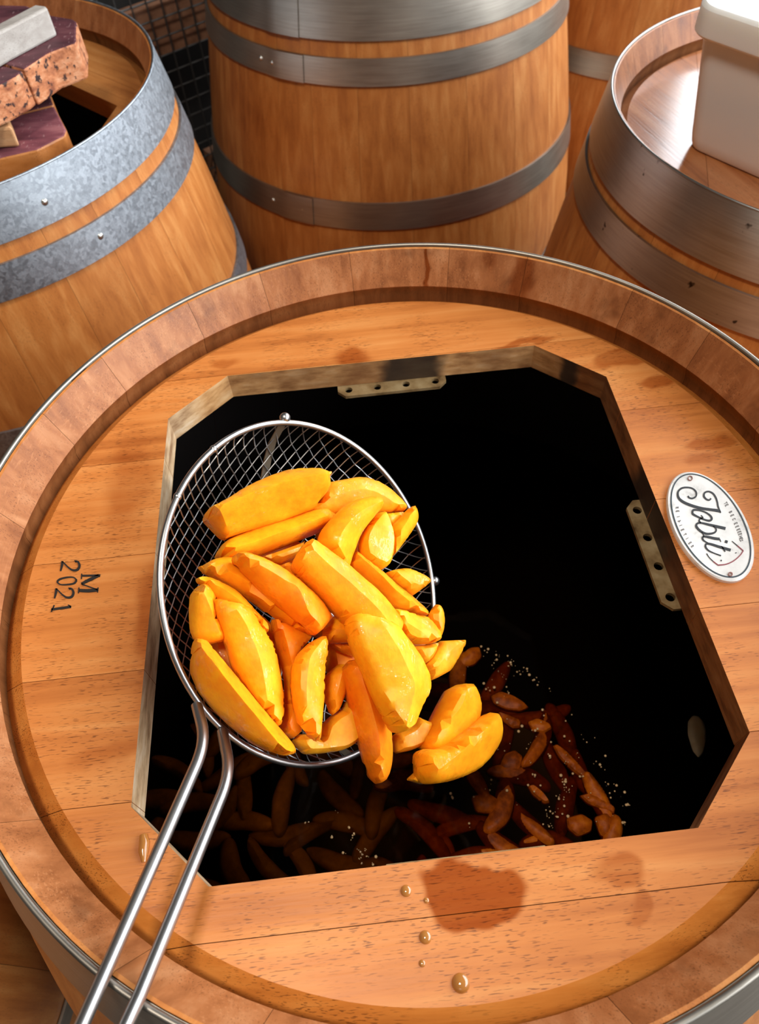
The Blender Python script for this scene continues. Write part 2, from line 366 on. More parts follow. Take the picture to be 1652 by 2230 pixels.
def extrude_cells(name, V, tris, ztop, thick, side_mi=None):
    """solid from 2-D triangles: top at ztop(x,y), flat bottom `thick` below; side_mi(p) gives a side quad's material"""
    idx = {}; vs = []; fs = []; mi = []
    def g(i, top):
        k = (i, top)
        if k not in idx:
            z = ztop(V[i]) if top else min(ztop(V[i]), ztop((0, 0))) - thick
            idx[k] = len(vs); vs.append((V[i][0], V[i][1], z))
        return idx[k]
    cnt = {}
    for t in tris:
        for a, b in ((t[0], t[1]), (t[1], t[2]), (t[2], t[0])): cnt[frozenset((a, b))] = cnt.get(frozenset((a, b)), 0) + 1
    for t in tris:
        cx = sum(V[i][0] for i in t) / 3; cy = sum(V[i][1] for i in t) / 3
        fs.append(tuple(g(i, 1) for i in t)); mi.append(side_mi((cx, cy), True) if side_mi else 0)
        fs.append(tuple(g(i, 0) for i in reversed(t))); mi.append(0)
        for a, b in ((t[0], t[1]), (t[1], t[2]), (t[2], t[0])):
            if cnt[frozenset((a, b))] == 1:
                fs.append((g(b, 1), g(a, 1), g(a, 0), g(b, 0)))
                mi.append(side_mi(((V[a][0] + V[b][0]) / 2, (V[a][1] + V[b][1]) / 2), False) if side_mi else 0)
    return mesh(name, vs, fs, mi)

# ------------------------------------------------------------------ the shed
def structure(name, me, mat, parent=None):
    o = link(name, me, mat, parent); o['kind'] = 'structure'; return o
structure('floor', box_mesh('floor', (-4.0, -3.0, -0.12), (2.6, 6.4, 0.0)), M['concrete'])
structure('wall_back', box_mesh('wall_back', (-4.0, 6.2, 0.0), (2.6, 6.4, 4.2)), M['dark_board'])
wr = [((2.6, -3.0, 0), (2.8, 6.4, 1.15)), ((2.6, -3.0, 3.95), (2.8, 6.4, 4.2)), ((2.6, -3.0, 1.15), (2.8, -2.5, 3.95)), ((2.6, 5.85, 1.15), (2.8, 6.4, 3.95))]  # window opening lengthened towards the front for added side light
bmw = bmesh.new()
for lo, hi in wr:
    tmp = box_mesh('t', lo, hi); bmw.from_mesh(tmp)
mw = bpy.data.meshes.new('wall_right'); bmw.to_mesh(mw); bmw.free()
structure('wall_right', mw, M['plaster'])
bmw = bmesh.new()
for lo, hi in [((2.56, -2.56, 1.09), (2.64, 5.91, 1.15)), ((2.56, -2.56, 3.95), (2.64, 5.91, 4.01)), ((2.56, -2.56, 1.15), (2.64, -2.5, 3.95)), ((2.56, 5.85, 1.15), (2.64, 5.91, 3.95))]:
    bmw.from_mesh(box_mesh('t', lo, hi))
mw = bpy.data.meshes.new('window_1'); bmw.to_mesh(mw); bmw.free()
structure('window_1', mw, M['frame'])

# ------------------------------------------------------------------ barrels
HT = 3.2
FLARE = 0.267
def prof(s):                                   # outer radius at depth s under the rim
    return 1 + FLARE * (1 - (abs(1.6 - s) / 1.6) ** 1.3)
OUT_S = [0.0, 0.06, 0.15, 0.3, 0.45, 0.6, 0.8, 1.0, 1.2, 1.4, 1.6, 1.8, 2.0, 2.2, 2.4, 2.6, 2.8, 3.0, 3.1, 3.2]
def stave_loop(first_in):
    L = [(prof(s) - 0.006, -s, 0) for s in OUT_S]
    L += [(0.985, -3.2, 1), (0.94, -3.10, 1)]
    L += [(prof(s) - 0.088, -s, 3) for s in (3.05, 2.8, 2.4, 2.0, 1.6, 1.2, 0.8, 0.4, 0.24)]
    L += [(0.957, -0.20, 2), (0.957, -0.145, 2), (0.946, -0.108, 2), (0.943, -0.104, 1), (0.988, -0.002, 1)]
    return L
def stave(a0, a1, cx, cy, zo, R, parent, mats, h):
    LOOP = stave_loop(0); vs = []; fs = []; mi = []; n = len(LOOP); ns = max(3, int((a1 - a0) / 0.042)); kz = h / HT
    g = 0.0005
    for j in range(ns + 1):
        a = a0 + g + (a1 - a0 - 2 * g) * j / ns; c, s_ = math.cos(a), math.sin(a)
        for (r, z, _) in LOOP: vs.append(W(cx + r * R * c, cy + r * R * s_, zo + z * kz if z < -0.5 else zo + z))
    for j in range(ns):
        for i in range(n):
            k = (i + 1) % n
            fs.append((j * n + i, (j + 1) * n + i, (j + 1) * n + k, j * n + k))
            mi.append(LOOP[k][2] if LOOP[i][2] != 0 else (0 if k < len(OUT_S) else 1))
    fs.append(tuple(range(n))); mi.append(2); fs.append(tuple(reversed(range(ns * n, ns * n + n)))); mi.append(2)
    me = mesh('stave', vs, fs, mi)
    return link('stave', me, mats, parent, 28)
def hoop(s0, s1, cx, cy, zo, R, parent, mat, seam=0.0, rivets=(), bead=False, t=0.007, kz=1.0):
    """riveted strip that overlaps itself for a few degrees at `seam`"""
    ss = [s0 + (s1 - s0) * i / 4 for i in range(5)]; N = 200; ov = 0.16; vs = []; fs = []
    for j in range(N + 1):
        u = j / N; a = seam + u * (2 * math.pi + ov)
        lift = t * max(0.0, min(1.0, (u * (2 * math.pi + ov) - 2 * math.pi + 0.05) / 0.04)) if u > 0.5 else 0.0
        c, s_ = math.cos(a), math.sin(a)
        for s in ss: rr = (prof(s) + t + lift) * R; vs.append(W(cx + rr * c, cy + rr * s_, zo - s * kz))
        for s in reversed(ss): rr = (prof(s) - 0.004 + lift) * R; vs.append(W(cx + rr * c, cy + rr * s_, zo - s * kz))
    n = 2 * len(ss)
    for j in range(N):
        for i in range(n): k = (i + 1) % n; fs.append((j * n + i, (j + 1) * n + i, (j + 1) * n + k, j * n + k))
    fs.append(tuple(range(n))); fs.append(tuple(reversed(range(N * n, N * n + n))))
    o = link('hoop', mesh('hoop', vs, fs), mat, parent, 30)
    if bead:
        ring = [W(cx + 1.003 * R * math.cos(q), cy + 1.003 * R * math.sin(q), zo + 0.001) for q in [2 * math.pi * i / 220 for i in range(220)]]
        link('rolled_edge', tube_mesh('rolled_edge', ring, 0.0085 * S * bead, 8, True), mat, o, 60)
    for (ang, s) in rivets:
        rr = (prof(s) + t) * R; bm = bmesh.new()
        bmesh.ops.create_uvsphere(bm, u_segments=12, v_segments=8, radius=0.013 * S)
        d = Vector((math.cos(ang), math.sin(ang), 0.12)).normalized()
        mt = Matrix.Translation(W(cx + rr * math.cos(ang), cy + rr * math.sin(ang), zo - s * kz)) @ d.to_track_quat('Z', 'Y').to_matrix().to_4x4() @ Matrix.Diagonal((1, 1, 0.55, 1))
        bm.transform(mt); me = bpy.data.meshes.new('rivet'); bm.to_mesh(me); bm.free()
        link('rivet', me, M['rivet'], o, 80)
    return o
def head(cx, cy, zo, R, parent, mats, joints, ang, hatch=None, thick=0.085, z=-0.136, bevel=True):
    """barrel head of edge-jointed boards, bevelled at the rim, with an optional hatch cut through"""
    ca, sa = math.cos(ang), math.sin(ang)
    rot = lambda x, y: (x * ca - y * sa, x * sa + y * ca)
    ro, ri = 0.957, 0.909
    circ = lambda r: [(r * math.cos(2 * math.pi * i / 160), r * math.sin(2 * math.pi * i / 160)) for i in range(160)]
    loops = [circ(ro), circ(ri)] + ([hatch] if hatch else [])
    segs = []; g = 0.0007
    for j in joints:
        for y in (j - g, j + g): segs.append([rot(-1.2, y), rot(1.2, y)])
    V, T = cdt(loops, segs)
    cells = {}
    for t in T:
        x = sum(V[i][0] for i in t) / 3; y = sum(V[i][1] for i in t) / 3
        if math.hypot(x, y) > ro: continue
        if hatch and in_poly((x, y), hatch): continue
        v = -x * sa + y * ca
        if any(abs(v - j) < g for j in joints): continue
        b = sum(1 for j in joints if v > j); side = 0
        if hatch:
            ys = [-p[0] * sa + p[1] * ca for p in hatch]
            lo, hi = min(ys) - 0.0, max(ys)
            js = [-9] + list(joints) + [9]
            if js[b] > lo and js[b + 1] < hi: side = 1 if x > 0 else -1
        cells.setdefault((b, side), []).append(t)
    zt = lambda p: zo + z - (max(0.0, math.hypot(p[0], p[1]) - ri) * 0.75 if bevel else 0)
    out = []
    for key, tr in sorted(cells.items()):
        def smi(p, top):
            r = math.hypot(p[0], p[1])
            if top: return 1 if r > ri else 0
            if r > ro - 0.01: return 1
            if hatch and r < 0.89 and min(seg_d(p, hatch[i], hatch[(i + 1) % len(hatch)]) for i in range(len(hatch))) < 0.004: return 2
            return 0
        me = extrude_cells('head_board', V, tr, zt, thick, smi)
        for v in me.vertices: v.co = W(cx + v.co.x * R, cy + v.co.y * R, v.co.z)
        out.append(link('head_board', me, mats, parent))
    return out
def seg_d(p, a, b):
    ax, ay = a[0], a[1]; dx, dy = b[0] - ax, b[1] - ay; L = dx * dx + dy * dy or 1e-9
    t = max(0, min(1, ((p[0] - ax) * dx + (p[1] - ay) * dy) / L)); return math.hypot(p[0] - ax - t * dx, p[1] - ay - t * dy)

def barrel(label, cx, cy, zo, R, hoops, metal, rng, head_args, stave_mats, nst=24, offset=0.0, bead=0.6, flare=0.267):
    global FLARE
    FLARE = flare
    root = thing('wine_barrel', label, 'barrel', W(cx, cy, -Z0 / S), 'oak wine barrels')
    bpy.context.view_layer.update()
    h = zo + Z0 / S
    ws = [rng.uniform(0.75, 1.25) for _ in range(nst)]; tot = sum(ws); a = offset
    for w_ in ws:
        stave(a, a + w_ / tot * 2 * math.pi, cx, cy, zo, R, root, stave_mats, h); a += w_ / tot * 2 * math.pi
    kz = h / HT
    for i, (s0, s1, seam, riv) in enumerate(hoops):
        hoop(s0, s1, cx, cy, zo, R, root, metal, seam, riv, bead if i == 0 else False, kz=1.0 if s1 < 1.6 else kz)
    if head_args: head(cx, cy, zo, R, root, **head_args)
    return root

rng = random.Random(7)
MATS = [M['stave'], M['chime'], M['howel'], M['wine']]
HATCH = [(-0.476, 0.636), (-0.632, 0.482), (-0.592, -0.55), (-0.429, -0.701), (0.477, -0.666), (0.633, -0.50), (0.598, 0.514), (0.424, 0.664)]
front = barrel('open oak barrel in front with an eight-sided hatch and a white oval plate', CX, CY, 0, 1.0,
    [(0.0, 0.2, 2.6, ()), (1.35, 1.5, 1.5, ()), (2.05, 2.2, 0.4, ()), (2.8, 2.93, 2, ()), (3.0, 3.195, 3, ())],
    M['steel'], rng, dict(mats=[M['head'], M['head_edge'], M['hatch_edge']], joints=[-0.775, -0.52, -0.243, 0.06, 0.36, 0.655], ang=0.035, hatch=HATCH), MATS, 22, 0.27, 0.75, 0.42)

EC = (1.9939, 2.7563)
barrel('oak barrel at the upper left with hatch lids stacked on its open head', -1.8019, 3.3189, -0.0135, 0.9915,
    [(0.0, 0.179, 0.9, ((5.42, 0.105),)), (0.2426, 0.3712, 0.9, ((5.55, 0.30),)), (0.903, 1.03, 1.0, ()), (2.1, 2.23, 1.0, ()), (2.8, 2.93, 2, ()), (3.0, 3.195, 3, ())],
    M['galv'], rng, dict(mats=[M['old_head'], M['old_head'], M['old_head']], joints=[-0.6, -0.25, 0.1, 0.4, 0.7], ang=-0.75,
    hatch=[(0.81, 0.006), (0.2, 0.6), (-0.1, 0.68), (-0.72, 0.12), (-0.75, -0.2), (-0.15, -0.82), (0.12, -0.80), (0.76, -0.25)]), MATS, 26, 0.1)
barrel('oak barrel at the upper right with a white plastic tub standing on its wet head', EC[0], EC[1], -0.0721, 0.9668,
    [(0.0, 0.2104, 2.2, ()), (0.2575, 0.3903, 2.2, ()), (0.95, 1.1, 1.0, ()), (2.1, 2.23, 1.0, ()), (2.8, 2.93, 2, ()), (3.0, 3.195, 3, ())],
    M['pitted'], rng, dict(mats=[M['wet_head'], M['wet_head'], M['wet_head']], joints=[-0.66, -0.42, -0.17, 0.08, 0.33, 0.6], ang=1.30), MATS, 24, 0.0)
barrel('tall oak barrel standing behind the open one, in the middle of the back row', 0.275, 5.0434, -0.021, 0.9969,
    [(0.0, 0.2174, 4.06, ()), (0.2922, 0.4145, 4.08, ((3.98, 0.35), (4.055, 0.355))), (1.002, 1.1563, 4.1, ((4.02, 1.08), (4.2, 1.08))), (2.05, 2.2, 1.0, ()), (2.8, 2.93, 2, ()), (3.0, 3.195, 3, ())],
    M['steel'], rng, dict(mats=[M['old_head'], M['old_head'], M['old_head']], joints=[-0.6, -0.25, 0.1, 0.4, 0.7], ang=0.4), MATS, 26, 0.3)
barrel('oak barrel farthest back, half hidden between the middle barrel and the one with the tub', 2.50, 6.45, 0.0, 1.0,
    [(0.0, 0.2174, 1.0, ()), (0.2922, 0.4145, 1.0, ()), (1.0, 1.15, 1.0, ()), (2.05, 2.2, 1.0, ()), (2.8, 2.93, 2, ()), (3.0, 3.195, 3, ())],
    M['steel'], rng, dict(mats=[M['old_head'], M['old_head'], M['old_head']], joints=[-0.5, -0.1, 0.3, 0.6], ang=0.9), MATS, 26, 0.2)

barrel('oak barrel at the lower left corner, only its bulging side in view', -2.58, 0.36, 0.0, 1.0,
    [(0.0, 0.2, 1.0, ()), (0.2922, 0.4145, 1.0, ()), (2.05, 2.2, 1.0, ()), (2.8, 2.93, 2, ()), (3.0, 3.195, 3, ())],
    M['steel'], rng, dict(mats=[M['old_head'], M['old_head'], M['old_head']], joints=[-0.5, -0.1, 0.3, 0.6], ang=0.2), MATS, 26, 0.15)
FLARE = 0.42

# ---- fittings of the open barrel
def bracket(p0, p1, inward, z=-0.222, w=0.085, t=0.010, nh=4):
    """flat support plate screwed under the hatch edge, four holes, clipped corners"""
    p0, p1, n = Vector(p0), Vector(p1), Vector(inward).normalized(); d = (p1 - p0); L = d.length; d.normalize()
    P = lambda u, v: p0 + d * u + n * v
    k = min(0.022, w * 0.5)
    out = [P(0, -w * 0.45), P(L, -w * 0.45), P(L, w * 0.55 - k), P(L - k, w * 0.55), P(k, w * 0.55), P(0, w * 0.55 - k)]
    holes = [[P(L * q, w * 0.26) + Vector((0.0115 * math.cos(a), 0.0115 * math.sin(a))) for a in [2 * math.pi * i / 14 for i in range(14)]] for q in (0.10, 0.365, 0.63, 0.90)[:nh]]
    V, T = cdt([out] + holes)
    T = [t_ for t_ in T if in_poly(sum((Vector(V[i]) for i in t_), Vector((0, 0))) / 3, out) and not any(in_poly(sum((Vector(V[i]) for i in t_), Vector((0, 0))) / 3, h) for h in holes)]
    me = extrude_cells('support_bracket', V, T, lambda p: z, t)
    for v in me.vertices: v.co = W(CX + v.co.x, CY + v.co.y, v.co.z)
    return link('support_bracket', me, M['bracket'], front)
bracket((-0.163, 0.648), (0.163, 0.660), (0.03, -1))
bracket((0.618, 0.145), (0.629, -0.175), (-1, -0.03))
bracket((0.22, -0.676), (-0.12, -0.689), (0.0, 1), z=-0.222, w=0.030, nh=0)

def ribbon(paths, z_of, mat, name, parent, thick=0.0016, frame=None):
    """flat strokes of varying width; paths = [(points, widths)], points in photograph-zoom units mapped by frame on to the plane"""
    vs = []; fs = []
    for pts, wd in paths:
        P = catmull([Vector((p[0], p[1], 0)) for p in pts], 6) if len(pts) > 2 else [Vector((p[0], p[1], 0)) for p in pts]
        n = len(P); b = len(vs)
        for i, p in enumerate(P):
            u = i / max(1, n - 1) * (len(wd) - 1); k = min(int(u), len(wd) - 2) if len(wd) > 1 else 0
            w_ = wd[0] if len(wd) == 1 else wd[k] + (wd[k + 1] - wd[k]) * (u - k)
            d = (P[min(n - 1, i + 1)] - P[max(0, i - 1)]); d = d.normalized() if d.length else Vector((1, 0, 0))
            nr = Vector((-d.y, d.x, 0)) * (w_ / 2)
            for s_ in (1, -1):
                q = p + nr * s_; px = (frame[0] + frame[2] * q.x, frame[1] + frame[2] * q.y); X = at_z(px, z_of)
                vs.append(W(*X)); vs.append(W(X.x, X.y, X.z + thick))
        for i in range(n - 1):
            a = b + i * 4; c = a + 4
            fs += [(a + 1, a + 3, c + 3, c + 1), (a, c, c + 2, a + 2), (a, a + 1, c + 1, c), (a + 2, c + 2, c + 3, a + 3)]
        fs += [(b, b + 2, b + 3, b + 1), (b + (n - 1) * 4, b + (n - 1) * 4 + 1, b + (n - 1) * 4 + 3, b + (n - 1) * 4 + 2)]
    return link(name, mesh(name, vs, fs), mat, parent)
def dot(px, r, frame, z, thick=0.0016, ring=None):
    a = [(px[0] + r * math.cos(t), px[1] + r * math.sin(t)) for t in [2 * math.pi * i / 16 for i in range(17)]]
    return (a, [ring or 6])
FS = (0, 1100, 0.2785); ZH = -0.1355
stamp = [([(645, 553), (710, 552), (772, 549)], [15, 15, 13]), ([(776, 549), (700, 585), (637, 617)], [22, 24, 18]), ([(637, 617), (700, 640), (764, 664)], [9, 8, 9]),
         ([(764, 664), (690, 671), (622, 668)], [24, 26, 24]), ([(640, 537), (637, 578)], [8]), ([(618, 645), (614, 690)], [8]), ([(768, 645), (763, 684)], [8]), ([(781, 541), (778, 562)], [8])]
def two(dx, dy):
    q = [([(592, 438), (612, 447), (622, 475), (607, 505), (570, 510), (535, 488), (505, 458), (486, 441)], [13, 16, 18, 18, 16, 12, 10, 9]), ([(489, 440), (484, 478), (474, 516)], [18, 17, 10]), ([(594, 438), (586, 444)], [18])]
    return [([(a + dx, b + dy) for a, b in p], w_) for p, w_ in q]
stamp += two(0, 0) + two(-47, 213)
stamp += [([(600, 588), (575, 566), (525, 566), (470, 580), (450, 602), (475, 622), (530, 622), (580, 612), (600, 588)], [14, 9, 12, 14, 14, 9, 12, 14, 14])]
stamp += [([(556, 796), (480, 806), (402, 818)], [18, 18, 18]), ([(425, 783), (402, 835)], [9]), ([(556, 796), (532, 780)], [14, 6])]
ribbon(stamp, ZH, M['stamp'], 'stamped_lettering', front, 0.0012, FS)

# oval enamel name plate
PC = (CX + 0.7127, CY - 0.0069); PA, PB, PANG = 0.1584, 0.0887, math.radians(-89.0)
def ell(k, n=72):
    out = []
    for i in range(n):
        t = 2 * math.pi * i / n; u, v = PA * k * math.cos(t), PB * k * math.sin(t)
        if k < 1: u, v = math.cos(t) * (PA - (1 - k)), math.sin(t) * (PB - (1 - k))
        out.append((PC[0] + u * math.cos(PANG) - v * math.sin(PANG), PC[1] + u * math.sin(PANG) + v * math.cos(PANG)))
    return out
def plate_mesh(outline, z0, z1, bev=0.0):
    n = len(outline); c = Vector((sum(p[0] for p in outline) / n, sum(p[1] for p in outline) / n))
    vs = [W(p[0], p[1], z0) for p in outline] + [W(p[0], p[1], z1 - bev) for p in outline]
    ins = [(c + (Vector(p) - c) * (1 - bev * 8)) for p in outline]; vs += [W(p[0], p[1], z1) for p in ins]
    fs = [tuple(reversed(range(n)))] + [(i, (i + 1) % n, n + (i + 1) % n, n + i) for i in range(n)] + [(n + i, n + (i + 1) % n, 2 * n + (i + 1) % n, 2 * n + i) for i in range(n)] + [tuple(range(2 * n, 3 * n))]
    return mesh('name_plate', vs, fs)
ZP = -0.1245
plate = link('name_plate', plate_mesh(ell(1.0), -0.1362, ZP, 0.003), M['enamel'], front, 40); plate['label'] = 'white oval enamel name plate with black script lettering'
FP = (1430, 1010, 0.1344)
def ring_mesh(ka, kb, z):
    a, b = ell(ka), ell(kb); n = len(a)
    vs = [W(p[0], p[1], z) for p in a] + [W(p[0], p[1], z) for p in b] + [W(p[0], p[1], z + 0.0012) for p in a] + [W(p[0], p[1], z + 0.0012) for p in b]; fs = []
    for i in range(n):
        j = (i + 1) % n; fs += [(2 * n + i, 2 * n + j, 3 * n + j, 3 * n + i), (i, 2 * n + i, 2 * n + j, j), (n + i, n + j, 3 * n + j, 3 * n + i), (i, j, n + j, n + i)]
    return mesh('border_line', vs, fs)
link('border_line', ring_mesh(1 - 0.0078, 1 - 0.0110, ZP), M['navy'], plate)
script = [
    ([(500, 525), (525, 555), (580, 562), (632, 525), (630, 455), (570, 402), (480, 386), (395, 402), (340, 460), (348, 550), (425, 622), (565, 682), (720, 725), (860, 745), (975, 762), (1035, 795)], [26, 22, 24, 24, 22, 20, 24, 28, 30, 36, 40, 42, 42, 40, 46, 8]),
    ([(872, 565), (845, 590), (800, 578), (760, 530), (770, 475), (830, 452), (900, 480), (948, 545), (975, 620), (990, 700), (1030, 790)], [26, 22, 24, 30, 28, 22, 24, 26, 24, 24, 12]),
    ([(572, 790), (590, 752), (680, 756), (790, 792), (868, 850), (884, 900), (845, 925), (760, 905), (660, 862), (585, 820), (572, 790)], [30, 32, 22, 20, 26, 34, 32, 24, 26, 32, 30]),
    ([(712, 835), (742, 880), (700, 890), (682, 930), (710, 962)], [10, 20, 26, 24, 24]),
    ([(1108, 1052), (980, 1022), (850, 992), (720, 962), (650, 972), (638, 1020), (700, 1090), (790, 1135), (890, 1132), (950, 1100), (952, 1050), (905, 1015)], [44, 42, 36, 26, 30, 36, 34, 34, 30, 26, 20, 12]),
    ([(720, 1110), (755, 1160), (745, 1200)], [10, 12, 14]),
    ([(1012, 1222), (930, 1212), (840, 1192), (760, 1180), (735, 1205), (760, 1250), (830, 1290)], [40, 40, 36, 28, 28, 22, 12]),
    ([(1192, 1402), (1090, 1372), (980, 1340), (870, 1305), (800, 1300), (785, 1345), (830, 1405), (920, 1450), (1035, 1492)], [42, 40, 38, 34, 30, 28, 22, 16, 18]),
    ([(1040, 1340), (1075, 1385), (1105, 1425)], [16, 20, 14]),
    ([(1100, 1258), (1142, 1272)], [40]), ([(1015, 1222), (1035, 1268)], [14, 6])]
ribbon(script, ZP, M['ink'], 'script_lettering', plate, 0.0014, FP)
ribbon([([(1395, 1412), (1340, 1490), (1240, 1575), (1120, 1630), (988, 1645)], [20, 16, 16, 16, 18]), ([(1395, 1412), (1300, 1330)], [14]), ([(988, 1645), (910, 1585)], [14])], ZP, M['red_ink'], 'shield_outline', plate, 0.0014, FP)
ribbon([([(1300, 1330), (1212, 1255)], [12, 6]), ([(910, 1585), (845, 1520), (803, 1455)], [10, 8, 12]), ([(1275, 1440), (1280, 1452)], [18]), ([(1030, 1565), (1048, 1575)], [18])], ZP, M['ink'], 'shield_shading', plate, 0.0014, FP)
ribbon([dot((1185, 1795), 28, FP, ZP, ring=18), dot((535, 240), 34, FP, ZP, ring=12)], ZP, M['brown_ink'], 'plate_nail', plate, 0.0022, FP)
GL = {'T': [((-1, 1), (1, 1)), ((0, 1), (0, -1))], 'E': [((-.8, -1), (-.8, 1)), ((-.8, 1), (.8, 1)), ((-.8, 0), (.6, 0)), ((-.8, -1), (.8, -1))], 'B': [((-.8, -1), (-.8, 1)), ((-.8, 1), (.7, .6)), ((.7, .6), (-.8, 0)), ((-.8, 0), (.8, -.5)), ((.8, -.5), (-.8, -1))],
      'C': [((.8, .8), (-.7, .8)), ((-.7, .8), (-.7, -.8)), ((-.7, -.8), (.8, -.8))], 'H': [((-.8, -1), (-.8, 1)), ((.8, -1), (.8, 1)), ((-.8, 0), (.8, 0))], 'S': [((.8, 1), (-.8, .5)), ((-.8, .5), (.8, -.5)), ((.8, -.5), (-.8, -1))],
      'R': [((-.8, -1), (-.8, 1)), ((-.8, 1), (.7, .6)), ((.7, .6), (-.8, 0)), ((-.3, 0), (.8, -1))], 'I': [((0, -1), (0, 1))], 'D': [((-.7, -1), (-.7, 1)), ((-.7, 1), (.8, 0)), ((.8, 0), (-.7, -1))], 'L': [((-.7, 1), (-.7, -1)), ((-.7, -1), (.8, -1))]}
def arc_text(txt, ctrl, sz):
    P = catmull([Vector((a, b, 0)) for a, b in ctrl], 24); out = []
    for i, ch in enumerate(txt):
        if ch not in GL: continue
        k = i / (len(txt) - 1) * (len(P) - 1); a = P[int(k)]; b = P[min(len(P) - 1, int(k) + 1)] if int(k) < len(P) - 1 else P[-2]
        d = (b - a).normalized() if int(k) < len(P) - 1 else (a - b).normalized(); up = Vector((d.y, -d.x, 0))
        for (p, q) in GL[ch]:
            f = lambda w_: (a.x + d.x * w_[0] * sz * 0.6 + up.x * w_[1] * sz, a.y + d.y * w_[0] * sz * 0.6 + up.y * w_[1] * sz)
            out.append(([f(p), f(q)], [7]))
    return out
ribbon(arc_text('TE BECEEEEEHES', [(1110, 640), (1200, 800), (1290, 1000), (1345, 1140), (1368, 1245)], 24) + arc_text('REIDIETIER', [(328, 715), (350, 880), (400, 1040), (480, 1200), (575, 1340)], 22), ZP, M['grey_ink'], 'small_lettering', plate, 0.0012, FP)

# syrup drops on the head
for (px, r, lb) in [((884, 1940), 12, 'amber syrup drop at the left edge of the dark wet patch'), ((926, 2041), 13, 'amber syrup drop below the dark wet patch'), ((919, 2098), 7, 'smallest syrup drop between two larger ones near the front rim'),
                    ((1003, 2141), 18, 'largest round syrup drop near the front of the barrel head'), ((928, 1961), 6, 'tiny drop beside the syrup drop on the wet patch')]:
    p = at_z(px, -0.136); rr = r / 1180.0; bm = bmesh.new(); bmesh.ops.create_uvsphere(bm, u_segments=20, v_segments=12, radius=1)
    for v in bm.verts: v.co = Vector((v.co.x * rr * 1.02, v.co.y * rr, max(0, v.co.z) * rr * 0.62))
    bmesh.ops.transform(bm, matrix=Matrix.Diagonal((S, S, S, 1)), verts=bm.verts); me = bpy.data.meshes.new('syrup_drop'); bm.to_mesh(me); bm.free()
    o = link('syrup_drop', me, M['drop'], None, 50); o.location = W(p.x, p.y, -0.1365); tag(o, lb, 'drop', 'syrup drops on the head')
o = link('syrup_drip', tube_mesh('syrup_drip', [W(*at_z(p, -0.133)) for p in [(312, 1818), (314, 1835), (312, 1855), (313, 1878)]], [0.0022, 0.003, 0.0028, 0.0012], 10), M['drop'], None, 60)
tag(o, 'elongated syrup drip on the head beside the skimmer handle', 'drop')

# ------------------------------------------------------------------ mango slices
Z4 = (340, 880, .3753); Z5 = (400, 1000, .3632); ZA = (380, 1220, .2421); ZB = (700, 1220, .2542)
SK_C = Vector((-0.158, 0.86, -0.163)); SK_N = Vector((1.054, -0.427, 1)).normalized(); SK_R = 0.40
PILE_N = Vector((0.42, -0.30, 0.88)).normalized()
PILE_C = SK_C + Vector((0.03, -0.02, -0.01))
def chaikin(P, it=2, q=0.22):
    for _ in range(it):
        out = []
        for i in range(len(P)):
            a, b = Vector(P[i]), Vector(P[(i + 1) % len(P)]); out += [a + (b - a) * q, b + (a - b) * q]
        P = out
    return P
def resample(P, sp_, closed=True):
    out = []; n = len(P)
    for i in range(n if closed else n - 1):
        a, b = Vector(P[i]), Vector(P[(i + 1) % n]); m = max(1, round((b - a).length / sp_))
        out += [a + (b - a) * (q / m) for q in range(m)]
    if not closed: out.append(Vector(P[-1]))
    return out
